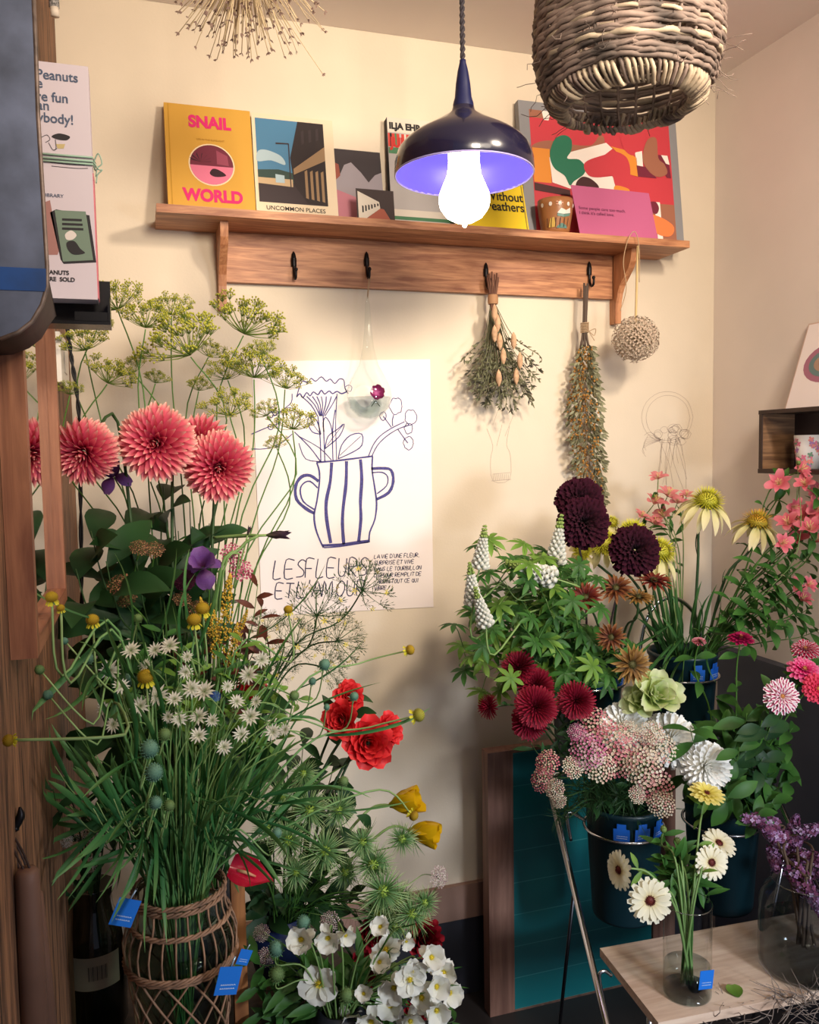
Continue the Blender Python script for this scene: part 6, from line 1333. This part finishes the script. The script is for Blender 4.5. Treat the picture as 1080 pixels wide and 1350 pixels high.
# ================================================================== RIGHT: UPPER LEFT BUCKET (lupins)
random.seed(200)
B1, B2, B3, B4 = [b[0]-V((0, 0, .01)) for b in BUCK]; BRr = .075
for x, y, r, d, f, lb in ((636, 722, 24, .40, (.1, 1, .2), 'white lupin spike with green tip, highest at the left of the stand'), (622, 770, 24, .46, (-.1, 1, .3), 'fat white lupin spike at the far left, upper part of two'), (634, 800, 24, .48, (-.3, 1, .4), 'fat white lupin spike at the far left, lower of two'), (700, 752, 30, .40, (-1, .35, .3), 'white lupin spike lying sideways above the green foliage'), (736, 712, 27, .32, (.1, 1, .1), 'grey white lupin spike behind the dark scabious')):
    put('lupin', x, y, r*1.15, d+.12, B1, BRr, .2, lb, 'lupin', 'flower', face=f, sr=.0022, sm=M_STEM_P, bulge=.25, lv=('palm', 3, .055, .4, .8), lm=M_LEAF)
for i, (x, y) in enumerate(((612, 882), (606, 850), (640, 745), (662, 738), (680, 790), (655, 800), (700, 770), (720, 790), (740, 760), (690, 830), (730, 830), (760, 810), (650, 850), (672, 880), (705, 870), (745, 870), (770, 850), (790, 890), (640, 890), (775, 905), (720, 750), (690, 740), (800, 860), (665, 765), (625, 830), (710, 910), (760, 760))):
    spray(x, y, .36+.06*(i % 4), B1, BRr, .2, ('palm', 6, random.uniform(.055, .075), .3, 1), 'green lupin stem with finger-like leaves over the upper left bucket', group='lupin leaf stems', lm=M_LEAF if i % 3 else M_LEAF_L, sm=M_STEM_P, name='lupin_foliage', sr=.0018)
for x, y, r, d, lb in ((764, 662, 29, .38, 'almost black scabious head, highest one, partly hidden'), (769, 690, 31, .44, 'almost black scabious head in front of the highest one'), (836, 726, 30, .46, 'almost black scabious head right of the pair')):
    put('scab', x, y, r, d, B1, BRr, .2, lb, 'scabious', 'flower', 'black scabious heads', face=(0, .25, 1), sr=.0022, sm=plain('dark_purple_stem', (52, 34, 40), .5), bulge=.03)
for x, y, r, d, c_, f, lb in ((772, 788, 24, .50, 'red', (-.4, .5, .9), 'brown red rudbeckia left of its neighbours under the black scabious'), (812, 776, 25, .50, 'brown', (-.2, .7, .7), 'brown rudbeckia just left below the right black scabious'), (862, 767, 26, .50, 'red', (0, 1, .35), 'rust red rudbeckia seen from the side right of the black scabious'), (842, 788, 22, .52, 'olive', (0, 1, .4), 'olive yellow rudbeckia below the right black scabious'), (806, 840, 21, .54, 'brown', (-.3, .2, 1), 'dark brown rudbeckia above the lowest one'), (833, 876, 28, .58, 'olive', (.1, .1, 1), 'olive brown rudbeckia with dark centre, lowest one')):
    put('rud:'+c_, x, y, r, d, B1+V((.06, -.02, 0)), BRr*.6, .18, lb, 'rudbeckia', 'flower', 'brown rudbeckias', face=f, sr=.0028, sm=M_STEM_D, bulge=.05)
# upper right bucket: coneflowers and alstroemeria
for x, y, r, d, k_, f, lb in ((932, 662, 34, .42, 'cone', (.1, .9, .45), 'yellow coneflower with drooping cream petals, tallest one'), (998, 690, 32, .44, 'cone:or', (.15, 1, .3), 'cream coneflower with orange-yellow cone bending to the right'), (868, 728, 34, .36, 'cone', (.3, .8, .5), 'yellow coneflower right behind the right black scabious'), (834, 703, 30, .34, 'cone', (0, .8, .7), 'yellow coneflower above the right black scabious'), (796, 716, 28, .32, 'cone', (-.2, .4, 1), 'yellow coneflower between the black scabious heads'), (768, 726, 20, .30, 'cone', (-.3, .2, .7), 'pale coneflower partly behind the front black scabious'), (806, 690, 18, .28, 'cone', (.3, .9, .4), 'pale coneflower peeping out behind the highest black scabious')):
    put(k_, x, y, r*1.3, d, B2, BRr, .2, lb, 'coneflower', 'flower', 'yellow coneflowers', face=f, sr=.0034, sm=M_STEM_D, bulge=.08, lv=('strap', 2, .06, .45, .9), lm=M_LEAF_D)
for i, (x, y) in enumerate(((870, 880), (885, 850), (905, 840), (850, 830), (930, 820), (950, 815), (900, 900), (865, 905), (835, 850), (880, 810), (948, 835))):
    spray(x, y, .44+.04*(i % 3), B2, BRr, .16, ('strap', 4, .17, .05, .7), 'stem with long lance-shaped dark leaves over the upper right bucket', group='lance leaf stems', lm=petal_mat('lance_leaf', [(0, (34, 70, 34)), (.6, (50, 90, 44)), (1, (72, 112, 60))], .4, .2, ((84, 122, 70), .06)), name='lance_foliage')
AL = [(862, 665, 15), (880, 655, 15), (876, 682, 14), (893, 664, 13), (862, 692, 12), (868, 632, 11), (905, 655, 10), (845, 682, 10)]
for x, y, r in AL:
    put('alst', x, y, r*1.25, .22, B2, BRr, .2, 'pale pink alstroemeria between the black scabious and the tallest coneflower', 'alstroemeria', 'flower', 'pale alstroemerias at the wall', face=(random.uniform(-.7, .7), .9, .5), sr=.0015, sm=M_STEM_P, lv=('small', 4, .05, .4, .9))
AR = [(1027, 638, 16), (1052, 622, 16), (1062, 640, 14), (1056, 684, 19), (1040, 692, 16), (1068, 700, 18), (1052, 712, 15), (1076, 672, 16), (1030, 717, 14), (1048, 776, 13), (1056, 792, 14), (1064, 772, 12), (1078, 650, 14), (1075, 715, 14), (1086, 690, 18), (1044, 668, 13)]
for i, (x, y, r) in enumerate(AR):
    rt_ = 9 <= i <= 11
    put('alst:coral', x, y, r*1.15, .46+.03*(i % 3), B2, BRr, .2, 'coral pink alstroemeria low at the right edge above the striped zinnia' if rt_ else 'coral pink alstroemeria in the cluster at the right edge under the dark wall box', 'alstroemeria', 'flower', 'low coral alstroemerias' if rt_ else 'coral alstroemerias', face=(random.uniform(-.8, .6), random.uniform(-.1, 1), .7), sr=.0018, sm=M_STEM, lv=('pair', 3, .045, .5, .9), lm=M_LEAF, bulge=.0)
for i, (x, y) in enumerate(((1030, 760), (1000, 740), (1060, 740), (1078, 760), (1015, 790), (1040, 820), (1070, 800), (990, 800), (1080, 830))):
    spray(x, y, .46+.03*(i % 3), B2, BRr, .2, ('pair', 6, .055, .45, 1), 'leafy green alstroemeria stem fanning to the right edge', group='leafy alstroemeria stems', lm=M_LEAF, bulge=.0, name='alstroemeria_foliage')
flower('greenbud', 1053, 609, 6, .5, B2+V((0, 0, -.18)), 'tiny pale closed bud on a thin stem in front of the floral cup', 'bud', 'flower', face=(0, 1, .1), sr=.001, sm=M_STEM_P, via=[B2, P(1040, 750, .5), P(1054, 640, .5)])
# ---- lower left bucket: yarrow, crimson mums, white mums
for x, y, r, d, f, lb in ((684, 880, 22, .48, (-.3, .6, .8), 'crimson chrysanthemum, topmost of the left cluster'), (706, 904, 24, .50, (-.2, .4, 1), 'crimson chrysanthemum, upper middle of the left cluster'), (707, 932, 27, .56, (0, .2, 1), 'large crimson chrysanthemum, lower right of the left cluster'), (698, 952, 23, .53, (-.1, -.1, 1), 'dark crimson chrysanthemum, lowest of the left cluster'), (644, 932, 16, .50, (-1, .1, .25), 'crimson chrysanthemum seen from the side, farthest left'), (760, 924, 24, .58, (0, .1, 1), 'round crimson chrysanthemum standing apart on the right')):
    put('mum:crimson', x, y, r, d, B3, BRr, .2, lb, 'chrysanthemum', 'flower', 'crimson chrysanthemums', face=f, sr=.0022, sm=M_STEM_D, lv=('small', 5, .035, .3, .9), lm=M_LEAF_D, bulge=.05)
for x, y, r, d, f, lb in ((822, 958, 31, .50, (.1, .6, .9), 'white dahlia, leftmost, behind the pink yarrow'), (884, 976, 34, .54, (.4, .4, 1), 'white dahlia, middle, behind the pale yarrow'), (930, 1010, 31, .60, (.1, .0, 1), 'white dahlia, rightmost, in front of the dark leaves')):
    put('mum:white', x, y, r, d+.01, B3 if x < 900 else B4, BRr, .2, lb, 'white_dahlia', 'flower', 'white dahlias', face=f, sr=.003, sm=M_STEM_D, bulge=.05)
put('lisi', 868, 915, 30, .56, B3, BRr, .2, 'pale green lisianthus bloom, larger right one of two', 'lisianthus', 'flower', face=(.2, .6, .9), sr=.0025); put('lisi', 846, 922, 23, .54, B3, BRr, .2, 'pale green lisianthus bloom, left one of two', 'lisianthus', 'flower', face=(-.5, .5, .9), sr=.0025)
AC = [(783, 955, 24, 'pink'), (805, 978, 27, 'pink'), (775, 990, 24, 'mauve'), (818, 1002, 24, 'pink'), (760, 965, 12, 'mauve'), (790, 1010, 22, 'pale'), (846, 985, 22, 'pink'), (870, 985, 22, 'pale'), (848, 1012, 26, 'pale'), (862, 1035, 25, 'pink'), (872, 1060, 18, 'pale'), (722, 1005, 17, 'pink'), (716, 1028, 17, 'pink'), (732, 1040, 14, 'pale'), (755, 1012, 15, 'pale'), (828, 965, 16, 'pale'), (860, 965, 16, 'pale'), (840, 1048, 12, 'pale'), (738, 1056, 10, 'pale')]
for i, (x, y, r, c_) in enumerate(AC):
    put('ach:'+c_, x, y, r, .56+.03*(i % 3), B3, BRr, .2, 'flat pink yarrow cluster hanging at the left side of the bucket' if x < 742 else 'pink and cream yarrow cluster above the bucket with three blue stickers', 'yarrow', 'flower', 'yarrow clusters on the left side' if x < 742 else 'yarrow clusters', face=(random.uniform(-.4, .4) if x > 742 else -.7, random.uniform(.4, .9), 1), sr=.0018, sm=M_STEM_D, lv=('thread', 5, .05, .3, .9), lm=M_LEAF_D, bulge=.1)
for i, (x, y) in enumerate(((760, 1040), (790, 1050), (815, 1045), (840, 1075), (745, 1060), (770, 1030), (800, 1030), (735, 1075), (700, 980), (730, 980), (720, 950), (750, 960), (780, 1060), (830, 1030))):
    spray(x, y, .50+.03*(i % 3), B3, BRr, .15, ('thread', 16, .05, .15, 1) if i < 8 else ('small', 10, .04, .2, 1), 'fine dark green yarrow foliage over the bucket with three stickers', group='yarrow foliage', lm=M_LEAF_D, sm=M_STEM_D, name='yarrow_foliage')
# ---- lower right bucket: zinnias and leaves
ZN = [(977, 842, 17, 'magenta', .50, (0, 1, .35), 'magenta zinnia seen from the side, standing alone at the grey board'), (1062, 857, 19, 'redwhite', .56, (-.2, .9, .5), 'red zinnia with white tips, uppermost at the right edge'), (1060, 884, 22, 'pink', .62, (0, .8, .6), 'hot pink zinnia below the red and white one'), (1078, 908, 20, 'coral', .66, (-.1, .3, 1), 'coral red zinnia cut by the right edge'), (1030, 918, 24, 'striped', .66, (0, .25, 1), 'white zinnia with magenta stripes'), (922, 846, 10, 'redwhite', .50, (0, 1, .4), 'tiny red and white zinnia above the upper right bucket rim'), (1072, 885, 12, 'magenta', .52, (.4, .8, .6), 'small magenta zinnia half behind the hot pink one')]
for x, y, r, c_, d, f, lb in ZN:
    put('zinnia:'+c_, x, y, r, d, B4, BRr, .2, lb, 'zinnia', 'flower', 'zinnias', face=f, sr=.0022, sm=M_STEM, lv=('pair', 3, .055, .35, .9), lm=M_LEAF, bulge=.05)
for i, (x, y) in enumerate(((930, 950), (955, 945), (985, 940), (1015, 960), (1035, 985), (1045, 1030), (1005, 1000), (975, 985), (950, 1000), (990, 1040), (1020, 1060), (960, 1050), (930, 1060), (1045, 960), (910, 960), (1005, 950), (975, 930), (1030, 1010), (940, 1030), (1000, 1075), (900, 1010), (925, 985))):
    spray(x, y, .52+.05*(i % 4), B4, BRr, .18, ('pair', 5, random.uniform(.055, .08), .25, 1), 'leafy zinnia stem over the lower right bucket', group='leafy zinnia stems', lm=M_LEAF if i % 3 else M_LEAF_D, name='zinnia_foliage')
# ---- glass vase: cream marigolds
GC = GV+V((0, 0, GH-.004)); gr = rg*.7
for x, y, r, k_, d, f, lb in ((857, 1187, 30, 'marigold', .78, (0, .1, 1), 'large cream marigold with dark centre facing the camera'), (817, 1147, 26, 'marigold', .76, (-1, .1, .42), 'cream marigold seen from the side at the left'), (938, 1137, 23, 'marigold', .76, (.15, .3, 1), 'cream marigold at the right below the tilted one'), (948, 1112, 23, 'marigold', .70, (.2, .9, .55), 'cream marigold tilted upward above its neighbour'), (932, 1047, 24, 'marigold:yel', .68, (.1, 1, .35), 'tall lemon yellow marigold standing above the others')):
    put(k_, x, y, r, d, GC, gr, GH*.8, lb, 'marigold', 'flower', 'cream marigolds', face=f, sr=.0022, sm=M_STEM_P, bulge=.15, lv=('small', 4, .04, .4, .9), lm=M_LEAF_L)
for x, y, r in ((875, 1092, 9), (893, 1108, 10), (893, 1124, 8), (880, 1118, 8)):
    put('greenbud', x, y, r, .68, GC, gr, GH*.8, 'closed green marigold bud above the narrow glass vase', 'marigold_bud', 'flower', 'marigold buds', face=(0, 1, .3), sr=.002, sm=M_STEM_P, lv=('small', 8, .045, .3, .95), lm=M_LEAF)
for x, y in ((920, 1160), (880, 1150), (900, 1140), (935, 1175), (870, 1165), (905, 1165), (890, 1130)):
    spray(x, y, .70, GC, gr, GH*.85, ('small', 8, .05, .35, 1), 'leafy marigold stem in the narrow glass vase', group='leafy marigold stems', lm=M_LEAF, name='marigold_foliage')
# ---- lilac in the jar
JCx = JV+V((0, 0, JH-.004)); jr = rj*.6
for i, (x, y, r, d, k_, f) in enumerate(((1000, 1083, 26, .66, 'lilac:dark', (-1, .3, .3)), (1020, 1100, 27, .70, 'lilac', (-.7, .5, .5)), (1040, 1120, 27, .68, 'lilac:dark', (.2, .6, .5)), (1062, 1130, 26, .72, 'lilac', (.4, .3, .8)), (1062, 1170, 29, .78, 'lilac', (.3, -.6, .7)), (1045, 1092, 20, .62, 'lilac:dark', (.2, 1, .3)), (1072, 1094, 20, .66, 'lilac', (.8, .4, .3)), (1022, 1135, 20, .70, 'lilac:dark', (-.3, -.3, 1)), (1080, 1150, 24, .70, 'lilac', (.6, .1, .9)), (1075, 1190, 20, .76, 'lilac', (.2, -.8, .6)))):
    put(k_, x, y, r, d, JCx, jr, JH*.7, 'purple lilac panicle drooping lowest in front of the glass jar' if i == 4 else 'purple lilac panicle above the wide glass jar at the right edge', 'lilac', 'flower', None if i == 4 else 'lilac panicles', face=f, sr=.0028, sm=plain('woody_lilac_twig', (84, 66, 52), .8), bulge=.1)
